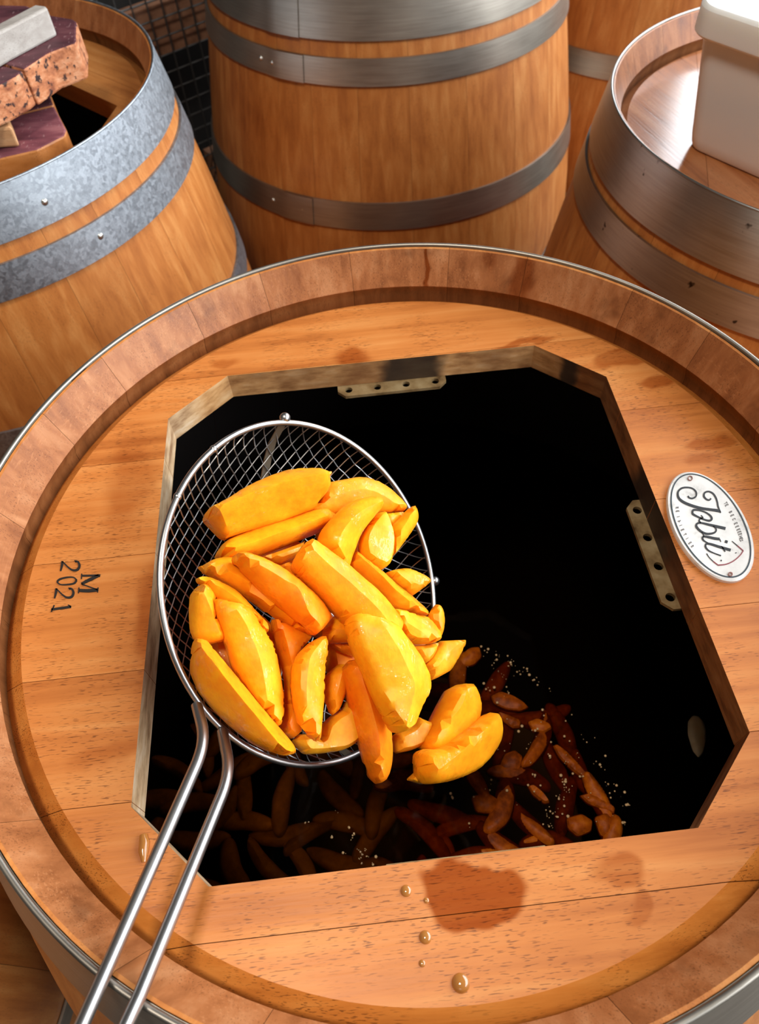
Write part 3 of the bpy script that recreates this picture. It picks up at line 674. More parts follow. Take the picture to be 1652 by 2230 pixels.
def slice_verts(O, Rg, T, e, k, under, seed):
    """cut-fruit solid over the 2-D outline O: rounded edge of width e, optional ridge Rg from which two cut faces fall away"""
    xs = [p.x for p in O]; ys = [p.y for p in O]
    sp_ = min(0.0115, min(max(xs) - min(xs), max(ys) - min(ys)) / 7)
    O = resample(O, sp_ * 0.7); nO = len(O)
    dist = lambda p: min(seg_d(p, O[i], O[(i + 1) % nO]) for i in range(nO))
    area = sum(O[i].x * O[(i + 1) % nO].y - O[(i + 1) % nO].x * O[i].y for i in range(nO))
    sg = 1 if area > 0 else -1
    if Rg:
        Rg = resample(Rg, sp_, False); rd = lambda p: min(seg_d(p, Rg[j], Rg[j + 1]) for j in range(len(Rg) - 1))
        Rin = [p for p in Rg if in_poly(p, O) and dist(p) > sp_ * 1.1]
    else: Rin = []; rd = lambda p: 0.0
    pts = []
    for f in (0.28, 0.95):
        for i in range(nO):
            t = O[(i + 1) % nO] - O[i - 1]
            if not t.length: continue
            p = O[i] + Vector((-t.y, t.x)).normalized() * sg * e * f
            if in_poly(p, O) and dist(p) > e * f * 0.8 and all((p - q).length > sp_ * 0.4 for q in pts[-2:]): pts.append(p)
    base = list(pts); gx = min(xs)
    while gx < max(xs):
        gy = min(ys)
        while gy < max(ys):
            p = Vector((gx + 0.003 * math.sin(gy * 90), gy + 0.003 * math.sin(gx * 70)))
            if in_poly(p, O) and dist(p) > max(sp_ * 0.5, e * 0.95 + sp_ * 0.5) and (not Rg or rd(p) > sp_ * 0.6): base.append(p)
            gy += sp_
        gx += sp_
    if Rg: base = [p for p in base if rd(p) > sp_ * 0.4] + Rin
    V, Tn = cdt([O], [], base)
    Tn = [t for t in Tn if in_poly((V[t[0]] + V[t[1]] + V[t[2]]) / 3, O)]
    used = sorted({i for t in Tn for i in t}); dO = {i: dist(V[i]) for i in used}
    D = max([rd(V[i]) for i in used] + [1e-5]); ee = max(1e-5, min(e, max(dO.values()) * 0.95))
    bnd = {}; nb = {i: set() for i in used}
    for t in Tn:
        for a, b in ((t[0], t[1]), (t[1], t[2]), (t[2], t[0])):
            kk = frozenset((a, b)); bnd[kk] = bnd.get(kk, 0) + 1; nb[a].add(b); nb[b].add(a)
    rim = {i for kk, q in bnd.items() if q == 1 for i in kk}
    rs = random.Random(seed); off = Vector((rs.uniform(0, 50), rs.uniform(0, 50), rs.uniform(0, 50)))
    ht = {}; hb = {}
    for i in used:
        p = V[i]; d = min(dO[i] / ee, 1); h = math.sqrt(max(0, 1 - (1 - d) ** 2)); q = T * h
        if Rg: q = T * (h ** 0.7) * (1 - k * rd(p) / D)
        nz = noise.noise(Vector((p.x * 14, p.y * 14, 0)) + off) * 0.007 + noise.noise(Vector((p.x * 45, p.y * 45, 3)) + off) * 0.0018
        ht[i] = 0.0 if i in rim else q + nz * h; hb[i] = 0.0 if i in rim else -T * under * h
    for _ in range(1):
        ht = {i: (0.0 if i in rim else ht[i] * 0.75 + 0.25 * sum(ht[j] for j in nb[i]) / len(nb[i])) for i in used}
    vs = []; top = {}; bot = {}
    for i in used:
        top[i] = len(vs); vs.append((V[i].x, V[i].y, ht[i]))
        if i in rim: bot[i] = top[i]
        else: bot[i] = len(vs); vs.append((V[i].x, V[i].y, hb[i]))
    fs = [tuple(top[i] for i in t) for t in Tn] + [tuple(bot[i] for i in reversed(t)) for t in Tn if not all(i in rim for i in t)]
    return vs, fs
def mango(fr, outline, layer, label, ridge=None, T=0.050, e=0.012, k=0.65, mat='mango', c=PILE_C, n=PILE_N, step=0.045, cat='mango slice', group='mango slices on the skimmer', name='mango_slice', under=0.6):
    c = Vector(c) + n * (layer * step)
    u = n.orthogonal().normalized(); v = n.cross(u)
    to2 = lambda p: (lambda q: Vector((q.dot(u), q.dot(v))))(at_plane((fr[0] + fr[2] * p[0], fr[1] + fr[2] * p[1]), c, n) - c)
    O = chaikin([to2(p) for p in outline], 2, 0.13)
    up2 = lambda p: (lambda q: Vector((q.dot(u), q.dot(v), 0)))(at_plane((fr[0] + fr[2] * p[0], fr[1] + fr[2] * p[1]), c + n * (T * 0.85), n) - c)
    Rg = catmull([up2(p) for p in ridge], 6) if ridge else None
    if Rg: Rg = [Vector((p.x, p.y)) for p in Rg]
    vs, fs = slice_verts(O, Rg, T, e, k, under, len(label) * 31 + int(outline[0][0]))
    vs = [c + u * a + v * b + n * h for a, b, h in vs]
    cen = sum(vs, Vector()) / len(vs)
    o = link(name, mesh(name, [(q - cen) * S for q in vs], fs), M[mat], None, 38); o.location = W(*cen)
    return tag(o, label, cat, group)

MG = [
 # bottom layer that fills the bowl
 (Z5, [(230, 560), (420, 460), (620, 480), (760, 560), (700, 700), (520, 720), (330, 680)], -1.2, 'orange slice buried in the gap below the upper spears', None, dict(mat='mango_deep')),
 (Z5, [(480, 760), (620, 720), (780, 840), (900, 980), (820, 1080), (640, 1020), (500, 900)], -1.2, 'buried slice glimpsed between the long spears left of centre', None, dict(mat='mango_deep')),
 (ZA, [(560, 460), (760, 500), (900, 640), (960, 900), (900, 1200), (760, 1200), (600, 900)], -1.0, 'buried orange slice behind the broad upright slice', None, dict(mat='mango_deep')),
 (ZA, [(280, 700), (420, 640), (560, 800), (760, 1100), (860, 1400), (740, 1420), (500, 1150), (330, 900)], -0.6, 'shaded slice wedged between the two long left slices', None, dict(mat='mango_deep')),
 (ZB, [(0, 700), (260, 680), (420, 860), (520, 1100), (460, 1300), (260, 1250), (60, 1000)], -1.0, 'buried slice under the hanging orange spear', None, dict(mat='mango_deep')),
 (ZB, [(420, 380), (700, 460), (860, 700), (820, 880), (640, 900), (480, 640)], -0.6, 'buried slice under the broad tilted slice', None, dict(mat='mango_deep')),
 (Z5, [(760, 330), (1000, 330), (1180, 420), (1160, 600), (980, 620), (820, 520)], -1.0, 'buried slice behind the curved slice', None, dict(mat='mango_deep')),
 # visible heap, back to front
 (Z5, [(820, 78), (893, 78), (858, 128), (820, 140), (780, 110)], 0.2, 'thin pointed tip poking out behind the top left spear', None, dict(mat='mango_dull', T=0.020)),
 (Z5, [(690, 330), (800, 270), (840, 150), (950, 128), (1045, 113), (1115, 124), (1185, 158), (1255, 215), (1330, 300), (1312, 322), (1200, 330), (1000, 350), (800, 360)], 0.6, 'broad slice behind the top left spear, reaching the right wire rim', [(830, 250), (1000, 190), (1110, 190), (1215, 240), (1320, 308)], dict(mat='mango_dull')),
 (Z5, [(1190, 330), (1312, 318), (1310, 345), (1240, 420), (1200, 400)], 0.8, 'small slice corner between the oval slice and the right sliver', None, dict(T=0.020)),
 (Z5, [(1230, 410), (1280, 360), (1340, 300), (1376, 278), (1400, 340), (1396, 390), (1330, 485), (1250, 590), (1235, 500)], 1.1, 'angular sliver leaning against the right wire rim', [(1372, 290), (1338, 370), (1245, 500)], dict(mat='mango')),
 (Z5, [(1060, 460), (1100, 390), (1150, 330), (1192, 318), (1222, 380), (1247, 460), (1242, 580), (1222, 640), (1185, 664), (1120, 636), (1060, 592), (1050, 520)], 1.7, 'flat oval slice near the right rim', None, dict(e=0.010, T=0.035)),
 (Z5, [(110, 335), (205, 288), (350, 190), (520, 108), (620, 74), (700, 70), (790, 88), (842, 92), (848, 150), (858, 200), (800, 262), (795, 293), (560, 375), (330, 445), (245, 473)], 1.6, 'large squared spear lying across the top left of the heap', [(118, 334), (370, 222), (620, 138), (842, 96)], dict(T=0.090, e=0.008, k=0.92)),
 (Z5, [(450, 592), (560, 556), (700, 505), (730, 485), (690, 590), (640, 612), (570, 637), (500, 616)], 0.7, 'thin wet slice under the second spear', None, dict(T=0.030, mat='mango_dull')),
 (Z5, [(188, 572), (230, 508), (330, 453), (500, 388), (700, 330), (852, 303), (916, 318), (905, 375), (820, 435), (640, 505), (430, 590), (250, 620)], 0.6, 'second long spear just below the top left one', [(215, 558), (425, 500), (640, 420), (850, 348)], dict(T=0.074, e=0.008, k=0.92)),
 (Z5, [(980, 645), (1018, 548), (1080, 598), (1180, 668), (1280, 748), (1400, 848), (1472, 930), (1440, 947), (1330, 922), (1240, 905), (1150, 800), (1040, 712)], 1.4, 'amber spear running down to the right rim behind the long central slice', [(1025, 556), (1150, 672), (1290, 802), (1462, 936)], dict(mat='mango_dull', T=0.066, k=0.92)),
 (Z5, [(1205, 682), (1260, 663), (1330, 653), (1402, 690), (1467, 740), (1420, 782), (1360, 828), (1310, 795), (1250, 735)], 1.2, 'pointed wedge beside the right rim under the flat oval slice', [(1240, 700), (1340, 760), (1460, 745)], dict(e=0.010, mat='mango_dull')),
 (Z5, [(800, 512), (820, 430), (880, 358), (960, 278), (1040, 244), (1110, 238), (1182, 262), (1160, 322), (1110, 382), (1052, 460), (1022, 550), (985, 670), (930, 640), (860, 572)], 2.2, 'curved banana-shaped slice right of centre near the top', [(1175, 262), (1060, 315), (970, 400), (915, 500), (890, 590)], dict(k=0.7, T=0.058)),
 (Z5, [(570, 640), (620, 618), (705, 690), (690, 745), (620, 700)], 0.9, 'dark orange slice corner beside the top end of the long central slice', None, dict(mat='mango_deep', T=0.030)),
 (Z5, [(78, 650), (110, 636), (190, 690), (120, 690)], 1.2, 'tiny pointed tip at the left edge of the heap', None, dict(T=0.018, mat='mango_dull')),
 (Z5, [(103, 642), (180, 598), (290, 578), (360, 640), (460, 770), (570, 895), (690, 1000), (770, 1062), (720, 1054), (620, 1013), (540, 953), (430, 863), (300, 783), (180, 722), (113, 682)], 1.2, 'long slice sweeping from the left edge to the middle under the orange spear', [(110, 655), (300, 690), (480, 820), (740, 1050)], dict(k=0.75, T=0.058)),
 (Z5, [(288, 582), (340, 568), (420, 588), (520, 628), (600, 668), (680, 738), (800, 828), (892, 940), (842, 1012), (780, 1064), (720, 1004), (600, 904), (480, 804), (380, 704), (300, 622)], 2.6, 'deep orange spear left of the long central slice', [(296, 584), (450, 640), (600, 730), (690, 796), (780, 1055)], dict(mat='mango_deep', T=0.062, k=0.8)),
 (ZA, [(186, 172), (230, 148), (320, 158), (430, 208), (540, 268), (650, 378), (740, 478), (822, 560), (850, 645), (800, 645), (700, 560), (560, 500), (450, 420), (350, 340), (250, 225), (200, 205)], 1.7, 'thin curled slice arching over the left pair', [(195, 182), (400, 240), (600, 380), (790, 580)], dict(T=0.040, k=0.5)),
 (ZA, [(135, 320), (180, 258), (230, 220), (320, 228), (352, 310), (372, 352), (345, 400), (360, 480), (420, 620), (450, 730), (300, 760), (170, 715), (135, 622), (126, 480)], 1.4, 'rounded slice at the far left of the heap against the wire', [(225, 225), (300, 400), (400, 640)], dict(T=0.050, k=0.5)),
 (ZA, [(870, 528), (920, 538), (1050, 598), (1180, 648), (1240, 690), (1150, 790), (1080, 900), (1075, 1050), (1090, 1250), (1120, 1430), (1135, 1540), (1052, 1612), (980, 1575), (925, 1512), (960, 1400), (983, 1280), (983, 1100), (958, 950), (918, 780), (878, 620)], 1.0, 'deep orange slice standing behind the thin upright one', [(880, 545), (985, 740), (1030, 950), (1030, 1150), (1000, 1560)], dict(mat='mango_deep', k=0.7)),
 (ZA, [(325, 368), (370, 353), (470, 378), (600, 408), (680, 458), (752, 570), (832, 680), (893, 790), (922, 950), (952, 1120), (977, 1280), (962, 1400), (925, 1507), (880, 1483), (800, 1403), (680, 1253), (600, 1103), (520, 963), (470, 783), (400, 623), (340, 453)], 1.8, 'broad pale upright slice on the left with a bright right edge', [(540, 440), (640, 590), (725, 790), (785, 1000), (835, 1300), (880, 1430)], dict(T=0.058, e=0.008, k=0.55)),
 (ZA, [(163, 770), (183, 700), (290, 718), (345, 800), (482, 960), (642, 1158), (802, 1348), (942, 1508), (1088, 1690), (1088, 1737), (990, 1762), (850, 1723), (700, 1643), (520, 1503), (350, 1333), (228, 1183), (148, 990)], 2.5, 'long yellow slice along the lower left wire rim', [(168, 775), (290, 860), (455, 1075), (640, 1300), (825, 1520), (1010, 1735)], dict(T=0.082, e=0.008, k=0.9)),
 (ZA, [(1050, 1630), (1110, 1568), (1200, 1560), (1280, 1600), (1320, 1480), (1400, 1400), (1500, 1340), (1565, 1238), (1610, 1350), (1650, 1500), (1660, 1585), (1600, 1655), (1500, 1715), (1300, 1742), (1150, 1748)], 0.9, 'wet glistening slice at the bottom of the wire rim', None, dict(T=0.045, mat='mango_dull')),
 (ZB, [(18, 1000), (60, 958), (150, 885), (225, 900), (230, 1000), (215, 1110), (192, 1172), (150, 1283), (90, 1333), (58, 1293), (18, 1183)], 1.3, 'short drooping slice between the thin upright slice and the hanging spear', [(180, 900), (150, 1050), (90, 1320)], dict(T=0.040, mat='mango')),
 (ZA, [(1338, 673), (1357, 760), (1357, 900), (1337, 1050), (1342, 1200), (1312, 1400), (1292, 1600), (1275, 1637), (1210, 1592), (1120, 1482), (1068, 1300), (1048, 1130), (1058, 950), (1108, 840), (1200, 748)], 2.6, 'thin upright slice with white wet streaks, low centre', [(1310, 745), (1210, 900), (1180, 1250), (1235, 1560)], dict(T=0.047, e=0.008, k=0.6)),
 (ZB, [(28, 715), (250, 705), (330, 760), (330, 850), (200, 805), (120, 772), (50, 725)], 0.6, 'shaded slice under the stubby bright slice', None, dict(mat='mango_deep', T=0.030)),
 (ZB, [(2, 612), (40, 560), (100, 478), (180, 470), (300, 560), (320, 650), (300, 708), (100, 706), (28, 702)], 1.5, 'stubby bright slice end left of the broad tilted slice', [(15, 622), (120, 590), (310, 630)], dict(T=0.050, k=0.6, mat='mango')),
 (ZB, [(150, 950), (230, 858), (300, 848), (360, 900), (380, 1000), (430, 1130), (490, 1220), (562, 1350), (602, 1500), (607, 1650), (592, 1780), (540, 1882), (460, 1923), (418, 1860), (378, 1750), (338, 1600), (298, 1450), (258, 1280), (215, 1100)], 1.9, 'orange spear hanging over the lower wire rim', [(310, 870), (350, 1050), (430, 1300), (480, 1500), (490, 1700), (462, 1910)], dict(mat='mango_deep', T=0.062, k=0.8)),
 (ZB, [(560, 425), (700, 438), (800, 468), (900, 488), (952, 560), (992, 640), (982, 702), (900, 722), (760, 713), (680, 680), (600, 560)], 2.0, 'slice with a bright wet end right of the broad tilted slice', [(590, 440), (760, 560), (975, 680)], dict(T=0.051, e=0.008, k=0.6)),
 (ZB, [(908, 482), (940, 420), (980, 373), (1022, 420), (1042, 500), (1037, 580), (1000, 692), (960, 640), (930, 560)], 1.6, 'small upright sliver at the end of the right wire rim', [(980, 378), (990, 520), (998, 680)], dict(T=0.030, k=0.5, mat='mango_dull')),
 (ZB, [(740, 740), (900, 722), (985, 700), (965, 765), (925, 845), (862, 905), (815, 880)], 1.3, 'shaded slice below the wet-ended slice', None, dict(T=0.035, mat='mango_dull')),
 (ZB, [(850, 905), (920, 828), (1000, 692), (1100, 688), (1213, 683), (1192, 772), (1092, 952), (1000, 1003), (910, 1043), (885, 985)], 1.1, 'pointed slice spilling past the rim to the right', [(1205, 690), (1080, 800), (900, 1010)], dict(T=0.040, e=0.010, k=0.4, mat='mango_dull')),
 (Z5, [(648, 640), (678, 568), (738, 488), (800, 518), (900, 588), (1020, 688), (1150, 798), (1252, 910), (1300, 1000), (1260, 1070), (1120, 1090), (1000, 1003), (930, 942), (850, 852), (760, 762), (690, 702)], 3.0, 'long bright central slice lying diagonally on the heap', [(745, 520), (870, 640), (1035, 785), (1165, 915), (1240, 1010)], dict(T=0.062, e=0.008, k=0.5)),
 (ZB, [(213, 540), (235, 488), (290, 458), (400, 478), (500, 518), (602, 558), (684, 650), (764, 760), (854, 900), (903, 1000), (908, 1110), (882, 1172), (822, 1262), (742, 1432), (645, 1488), (598, 1442), (538, 1332), (448, 1152), (378, 982), (308, 832), (248, 682)], 3.9, 'broad tilted slice on top with wet white highlights', [(530, 580), (645, 770), (735, 960), (785, 1090), (720, 1370)], dict(T=0.062, e=0.008, k=0.5)),
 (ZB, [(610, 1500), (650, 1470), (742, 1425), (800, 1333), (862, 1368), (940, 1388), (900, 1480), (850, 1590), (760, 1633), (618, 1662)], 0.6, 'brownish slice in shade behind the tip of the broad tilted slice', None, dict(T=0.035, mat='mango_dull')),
 (ZB, [(723, 1882), (780, 1830), (830, 1780), (900, 1860), (870, 1923), (800, 1907)], 1.0, 'pointed tip under the lower falling slice', None, dict(T=0.030, mat='mango')),
 (ZB, [(838, 1600), (868, 1490), (938, 1380), (998, 1260), (1078, 1110), (1150, 1068), (1242, 1053), (1284, 1100), (1342, 1240), (1342, 1332), (1310, 1420), (1200, 1560), (1080, 1620), (1000, 1650), (900, 1660)], 1.0, 'upper of the two slices tumbling off toward the liquor', [(1240, 1060), (1180, 1250), (1050, 1400), (880, 1540)], dict(T=0.062, e=0.012, k=0.6, mat='mango')),
 (ZB, [(818, 1660), (860, 1618), (960, 1618), (1060, 1578), (1150, 1508), (1280, 1418), (1380, 1338), (1450, 1298), (1502, 1390), (1528, 1500), (1502, 1602), (1420, 1713), (1300, 1813), (1150, 1873), (1000, 1912), (870, 1923), (828, 1860), (813, 1750)], 1.9, 'lower of the two slices tumbling off toward the liquor', [(828, 1690), (960, 1790), (1080, 1720), (1260, 1570), (1445, 1310)], dict(T=0.070, e=0.012, k=0.75, mat='mango')),
]
for fr, ol, ly, lb, rg, kw in MG:
    mango(fr, ol, ly, lb, rg, **kw)

# ------------------------------------------------------------------ skimmer
sk = thing('wire_skimmer', 'round steel wire skimmer full of mango, handle resting on the front rim', 'skimmer', W(*SK_C))
bpy.context.view_layer.update()
su = SK_N.orthogonal().normalized(); sv = SK_N.cross(su)
su = Vector((1, 0, -SK_N.x / SK_N.z)).normalized(); sv = SK_N.cross(su)
rimpts = [SK_C + (su * math.cos(t) + sv * math.sin(t)) * SK_R for t in [2 * math.pi * i / 120 for i in range(120)]]
link('rim', tube_mesh('rim', [W(*p) for p in rimpts], 0.0072 * S, 10, True), M['chrome'], sk, 60)
DEPTH = 0.19
bowl = lambda a, b: SK_C + su * a + sv * b - SK_N * (DEPTH * (1 - ((a * a + b * b) / SK_R ** 2)) ** 0.62)
GA = 1.30
ca, sa = math.cos(GA), math.sin(GA)
bmw = bmesh.new()
gstep = 0.0255; NW = int(SK_R / gstep)
for fam in (0, 1):
    for i in range(-NW, NW + 1):
        q = i * gstep; L = math.sqrt(max(0, SK_R ** 2 - q * q)) * 0.999
        if L < 0.03: continue
        pts = []
        for j in range(37):
            s_ = -math.cos(math.pi * j / 36) * L
            x, y = (q, s_) if fam == 0 else (s_, q)
            # square grid turned by GA
            a, b = x * ca - y * sa, x * sa + y * ca
            w_ = 0.0016 * (1 if (fam + i) % 2 else -1) * math.cos(s_ / gstep * math.pi)
            pts.append(W(*(bowl(a, b) + SK_N * w_)))
        tmp = tube_mesh('t', pts, 0.0015 * S, 4); bmw.from_mesh(tmp); bpy.data.meshes.remove(tmp)
mw = bpy.data.meshes.new('wire_net'); bmw.to_mesh(mw); bmw.free()
o = link('wire_net', mw, M['wire'], sk, 80); o['kind'] = 'stuff'
# strap that stiffens the bowl, from the top of the rim down the inside
top2 = at_plane((620, 917), SK_C, SK_N) - SK_C; tx, ty = top2.dot(su), top2.dot(sv)
vs = []; fs = []
for j in range(25):
    k = 1 - 2 * j / 24; pr = Vector((-ty, tx)).normalized() * 0.011
    for s_ in (1, -1):
        a, b = tx * k * 0.995 + pr.x * s_, ty * k * 0.995 + pr.y * s_
        f = min(1.0, (SK_R * 0.998) / max(1e-6, math.hypot(a, b))); vs.append(W(*(bowl(a * f, b * f) - SK_N * 0.004))); vs.append(W(*(bowl(a * f, b * f) - SK_N * 0.008)))
for j in range(24):
    a = j * 4; fs += [(a, a + 2, a + 6, a + 4), (a + 1, a + 5, a + 7, a + 3), (a, a + 4, a + 5, a + 1), (a + 2, a + 3, a + 7, a + 6)]
fs += [(0, 1, 3, 2), (96, 98, 99, 97)]
link('strap', mesh('strap', vs, fs), M['strap'], sk, 40)
for px in ((620, 909), (953, 1265), (470, 985), (384, 1080)):
    bm = bmesh.new(); bmesh.ops.create_uvsphere(bm, u_segments=14, v_segments=10, radius=(0.0135 if px[1] in (909, 1265) else 0.009) * S)
    d = at_plane(px, SK_C, SK_N) - SK_C; p = SK_C + d.normalized() * (SK_R + (0.012 if px[1] in (909, 1265) else 0.0))
    bm.transform(Matrix.Translation(W(*p))); me = bpy.data.meshes.new('weld_bead'); bm.to_mesh(me); bm.free()
    link('weld_bead', me, M['chrome'], sk, 80)
def rod(pxs, r):
    P = []
    for (px, z) in pxs: P.append(at_z(px, z))
    a0, a1, a2 = P[0], P[1], P[2]
    pts = [a0, a0.lerp(a1, 0.5)] + [((a1 + (a0 - a1).normalized() * 0.045) * (1 - t) ** 2 + a1 * 2 * t * (1 - t) + (a1 + (a2 - a1).normalized() * 0.05) * t * t) for t in [i / 8 for i in range(9)]]
    pts += [a1.lerp(a2, f) for f in (0.3, 0.6)] + P[2:]
    return tube_mesh('handle_rod', [W(*p) for p in pts], r * S, 14)
rodr = 0.0112
link('handle_rod', rod([((428, 1535), -0.055), ((449, 1616), -0.035), ((232, 2110), 0.024), ((100, 2410), 0.115)], rodr), M['chrome'], sk, 60)
link('handle_rod', rod([((484, 1592), -0.105), ((502, 1684), -0.075), ((302, 2172), 0.024), ((180, 2440), 0.115)], rodr), M['chrome'], sk, 60)

# ------------------------------------------------------------------ liquor, floating slices, foam
ZL = -1.0
def disc(name, r, z, n=96):
    return mesh(name, [W(CX, CY, z)] + [W(CX + r * math.cos(2 * math.pi * i / n), CY + r * math.sin(2 * math.pi * i / n), z) for i in range(n)], [(0, 1 + i, 1 + (i + 1) % n) for i in range(n)])
o = link('liquor', disc('liquor', 1.20, ZL), M['liquor'], None); tag(o, 'dark brown liquor inside the open barrel', 'liquid')
UPN = Vector((0, 0, 1))
FZ = (900, 1340, .3148)
fl = [([(525, 560), (600, 525), (680, 550), (760, 600), (800, 640), (740, 670), (640, 660), (550, 620)], 'brown-orange slice floating right of the tumbling pair, upper one'),
      ([(575, 660), (660, 690), (745, 730), (740, 785), (680, 790), (600, 730)], 'brown-orange slice floating right of the tumbling pair, lower one'),
      ([(780, 740), (850, 710), (940, 750), (960, 790), (900, 825), (820, 810)], 'short reddish slice floating beside the lower brown one'),
      ([(955, 905), (990, 890), (1060, 940), (1150, 1040), (1215, 1120), (1170, 1140), (1090, 1080), (1000, 990)], 'slender floating slice with bubbles along its edge'),
      ([(1140, 1250), (1200, 1230), (1320, 1270), (1395, 1330), (1390, 1385), (1300, 1350), (1200, 1310)], 'reddish finger-shaped slice floating by the front hatch edge at right'),
      ([(300, 300), (380, 230), (460, 220), (475, 290), (420, 350), (330, 370)], 'dim slice floating beyond the spilling pointed slice'),
      ([(1050, 1400), (1160, 1370), (1240, 1420), (1230, 1500), (1130, 1540), (1060, 1480)], 'floating slice under the reddish finger-shaped one, at the front hatch edge'),
      ([(780, 1180), (830, 1170), (900, 1230), (950, 1300), (900, 1310), (820, 1250)], 'narrow amber slice floating below the slender one'),
      ([(620, 960), (700, 930), (760, 980), (740, 1080), (650, 1090), (590, 1050)], 'floating slice just below the lower tumbling slice'),
      ([(1240, 1400), (1330, 1360), (1400, 1440), (1380, 1520), (1290, 1540)], 'round-ended slice floating at the right front of the liquor'),
      ([(390, 1250), (520, 1230), (600, 1280), (560, 1380), (430, 1370)], 'broad dim slice floating in the middle of the liquor')]
for i, (ol, lb) in enumerate(fl):
    mango(FZ, ol, 0, lb, None, T=0.022, e=0.02, mat='steeped', c=(0, 0, ZL - 0.006), n=UPN, group='slices floating in the liquor', name='floating_slice', cat='mango slice')
# the rest of the raft: copies of six cut shapes
protos = []
rr = random.Random(11)
for q in range(7):
    L = rr.uniform(0.075, 0.125); Wd = rr.uniform(0.024, 0.042); bend = rr.uniform(-0.22, 0.22); O = []
    wf = {1: rr.uniform(0.25, 0.55), -1: rr.uniform(0.15, 0.5), 0.8: 0.8, -0.8: 0.75, 0.4: 1, -0.4: 1, 0: 1.05}
    for t in (-1, -0.8, -0.4, 0, 0.4, 0.8, 1): O.append(Vector((t * L, bend * L * (1 - t * t) + Wd * rr.uniform(0.85, 1.1) * wf[t])))
    for t in (1, 0.8, 0.4, 0, -0.4, -0.8, -1): O.append(Vector((t * L, bend * L * (1 - t * t) - Wd * rr.uniform(0.85, 1.1) * wf[t] * 0.9)))
    vs, fs = slice_verts(chaikin(O, 2), [Vector((-0.9 * L, 0)), Vector((0, bend * L + rr.uniform(-0.3, 0.3) * Wd)), Vector((0.9 * L, 0))] if q % 2 else None, 0.026, 0.016, 0.6, 0.7, q)
    me = mesh('floating_slice', [Vector(p) * S for p in vs], fs); shade(me, 50); me.materials.append(M['steeped']); protos.append(me)
placed = []; tries = 0
sunkmesh = []
for me in protos:
    m2 = me.copy(); m2.materials.clear(); m2.materials.append(M['sunk']); sunkmesh.append(m2)
while len(placed) < 120 and tries < 6000:
    tries += 1
    x, y = rr.uniform(-0.95, 0.62), rr.uniform(-1.0, 0.25)
    if math.hypot(x, y) > 0.98 or math.hypot(x + 0.16, y + 0.535) > 0.72: continue
    if any(math.hypot(x - a, y - b) < 0.088 for a, b in placed): continue
    k_ = (CAM_H + 0.20) / (CAM_H - ZL)              # only where the hatch lets one see the liquor
    if not in_poly(((CX + x) * k_ - CX, (CY + y) * k_ - CY), [(a * 1.10, b * 1.10) for a, b in HATCH]): continue
    placed.append((x, y)); left = x < -0.12
    me = rr.choice(sunkmesh if left else protos)
    o = bpy.data.objects.new('floating_slice', me); C.objects.link(o)
    o.location = W(CX + x, CY + y, ZL + (rr.uniform(-0.09, -0.04) if left else rr.uniform(-0.05, -0.014)))
    o.rotation_euler = (rr.uniform(-0.25, 0.25), rr.uniform(-0.2, 0.2), rr.uniform(0, 6.28))
    if left: tag(o, 'dim olive-brown slice sunk just under the dark liquor, left of the bubbles', 'mango slice', 'sunken slices')
    else: tag(o, 'dark rust-coloured slice adrift among other slices in the liquor', 'mango slice', 'drifting slices')
# foam: clusters of tiny bubbles, denser near the edge of the raft and on the slices
bub = bmesh.new(); spots = []
for px in [(1055, 1412), (1085, 1425), (1110, 1440), (1130, 1458), (1150, 1468), (1165, 1480), (1200, 1503), (1080, 1448), (1090, 1470), (1110, 1452)]: spots += [(px, 5, 14)]
for px in [(1197, 1645), (1228, 1662), (1260, 1690), (1278, 1692), (1230, 1700), (1228, 1712), (1215, 1735), (1222, 1745), (1235, 1720), (1285, 1715), (1300, 1670), (1320, 1710), (1200, 1770), (1190, 1775), (1215, 1775), (1200, 1800), (1365, 1730), (1367, 1755), (1360, 1795)]: spots += [(px, 4, 9)]
for px in [(782, 1855), (795, 1852), (790, 1862), (800, 1865), (783, 1872), (786, 1880), (820, 1868), (812, 1885), (770, 1820), (765, 1828), (760, 1805), (725, 1825), (732, 1770), (670, 1795), (750, 1860), (980, 1730), (985, 1740), (1155, 1660), (1160, 1690), (1105, 1510), (1060, 1500), (1120, 1650)]: spots += [(px, 3, 4)]
for i in range(130): spots.append(((rr.uniform(1010, 1360), rr.uniform(1410, 1800)), 1, 6))
for (px, cnt, sprd) in spots:
    for _ in range(cnt):
        q = (px[0] + rr.gauss(0, sprd * 0.5), px[1] + rr.gauss(0, sprd * 0.5)); p = at_z(q, ZL)
        x, y = p.x - CX, p.y - CY
        if math.hypot(x + 0.16, y + 0.535) > 0.785: continue
        r_ = 0.0012 + 0.0045 * rr.random() ** 2.2
        bmesh.ops.create_icosphere(bub, subdivisions=1, radius=r_ * S, matrix=Matrix.Translation(W(p.x, p.y, ZL + r_ * 0.3 + rr.uniform(0, 0.02))))
me = bpy.data.meshes.new('bubbles'); bub.to_mesh(me); bub.free(); shade(me, 180)
o = link('bubbles', me, M['bubble'], None); tag(o, 'pale foam bubbles scattered on the dark liquor', 'bubbles'); o['kind'] = 'stuff'
# one pale slice drifting apart from the rest, in the shade of the head
o = mango((0, 0, 1), [(1508, 1558), (1522, 1562), (1535, 1580), (1537, 1610), (1530, 1642), (1520, 1650), (1508, 1636), (1497, 1600), (1497, 1572)], 0, 'pale oval slice drifting alone in the shade at the right of the hatch', None, T=0.015, mat='pale', c=(0, 0, ZL + 0.006), n=UPN, group=None, name='floating_slice')

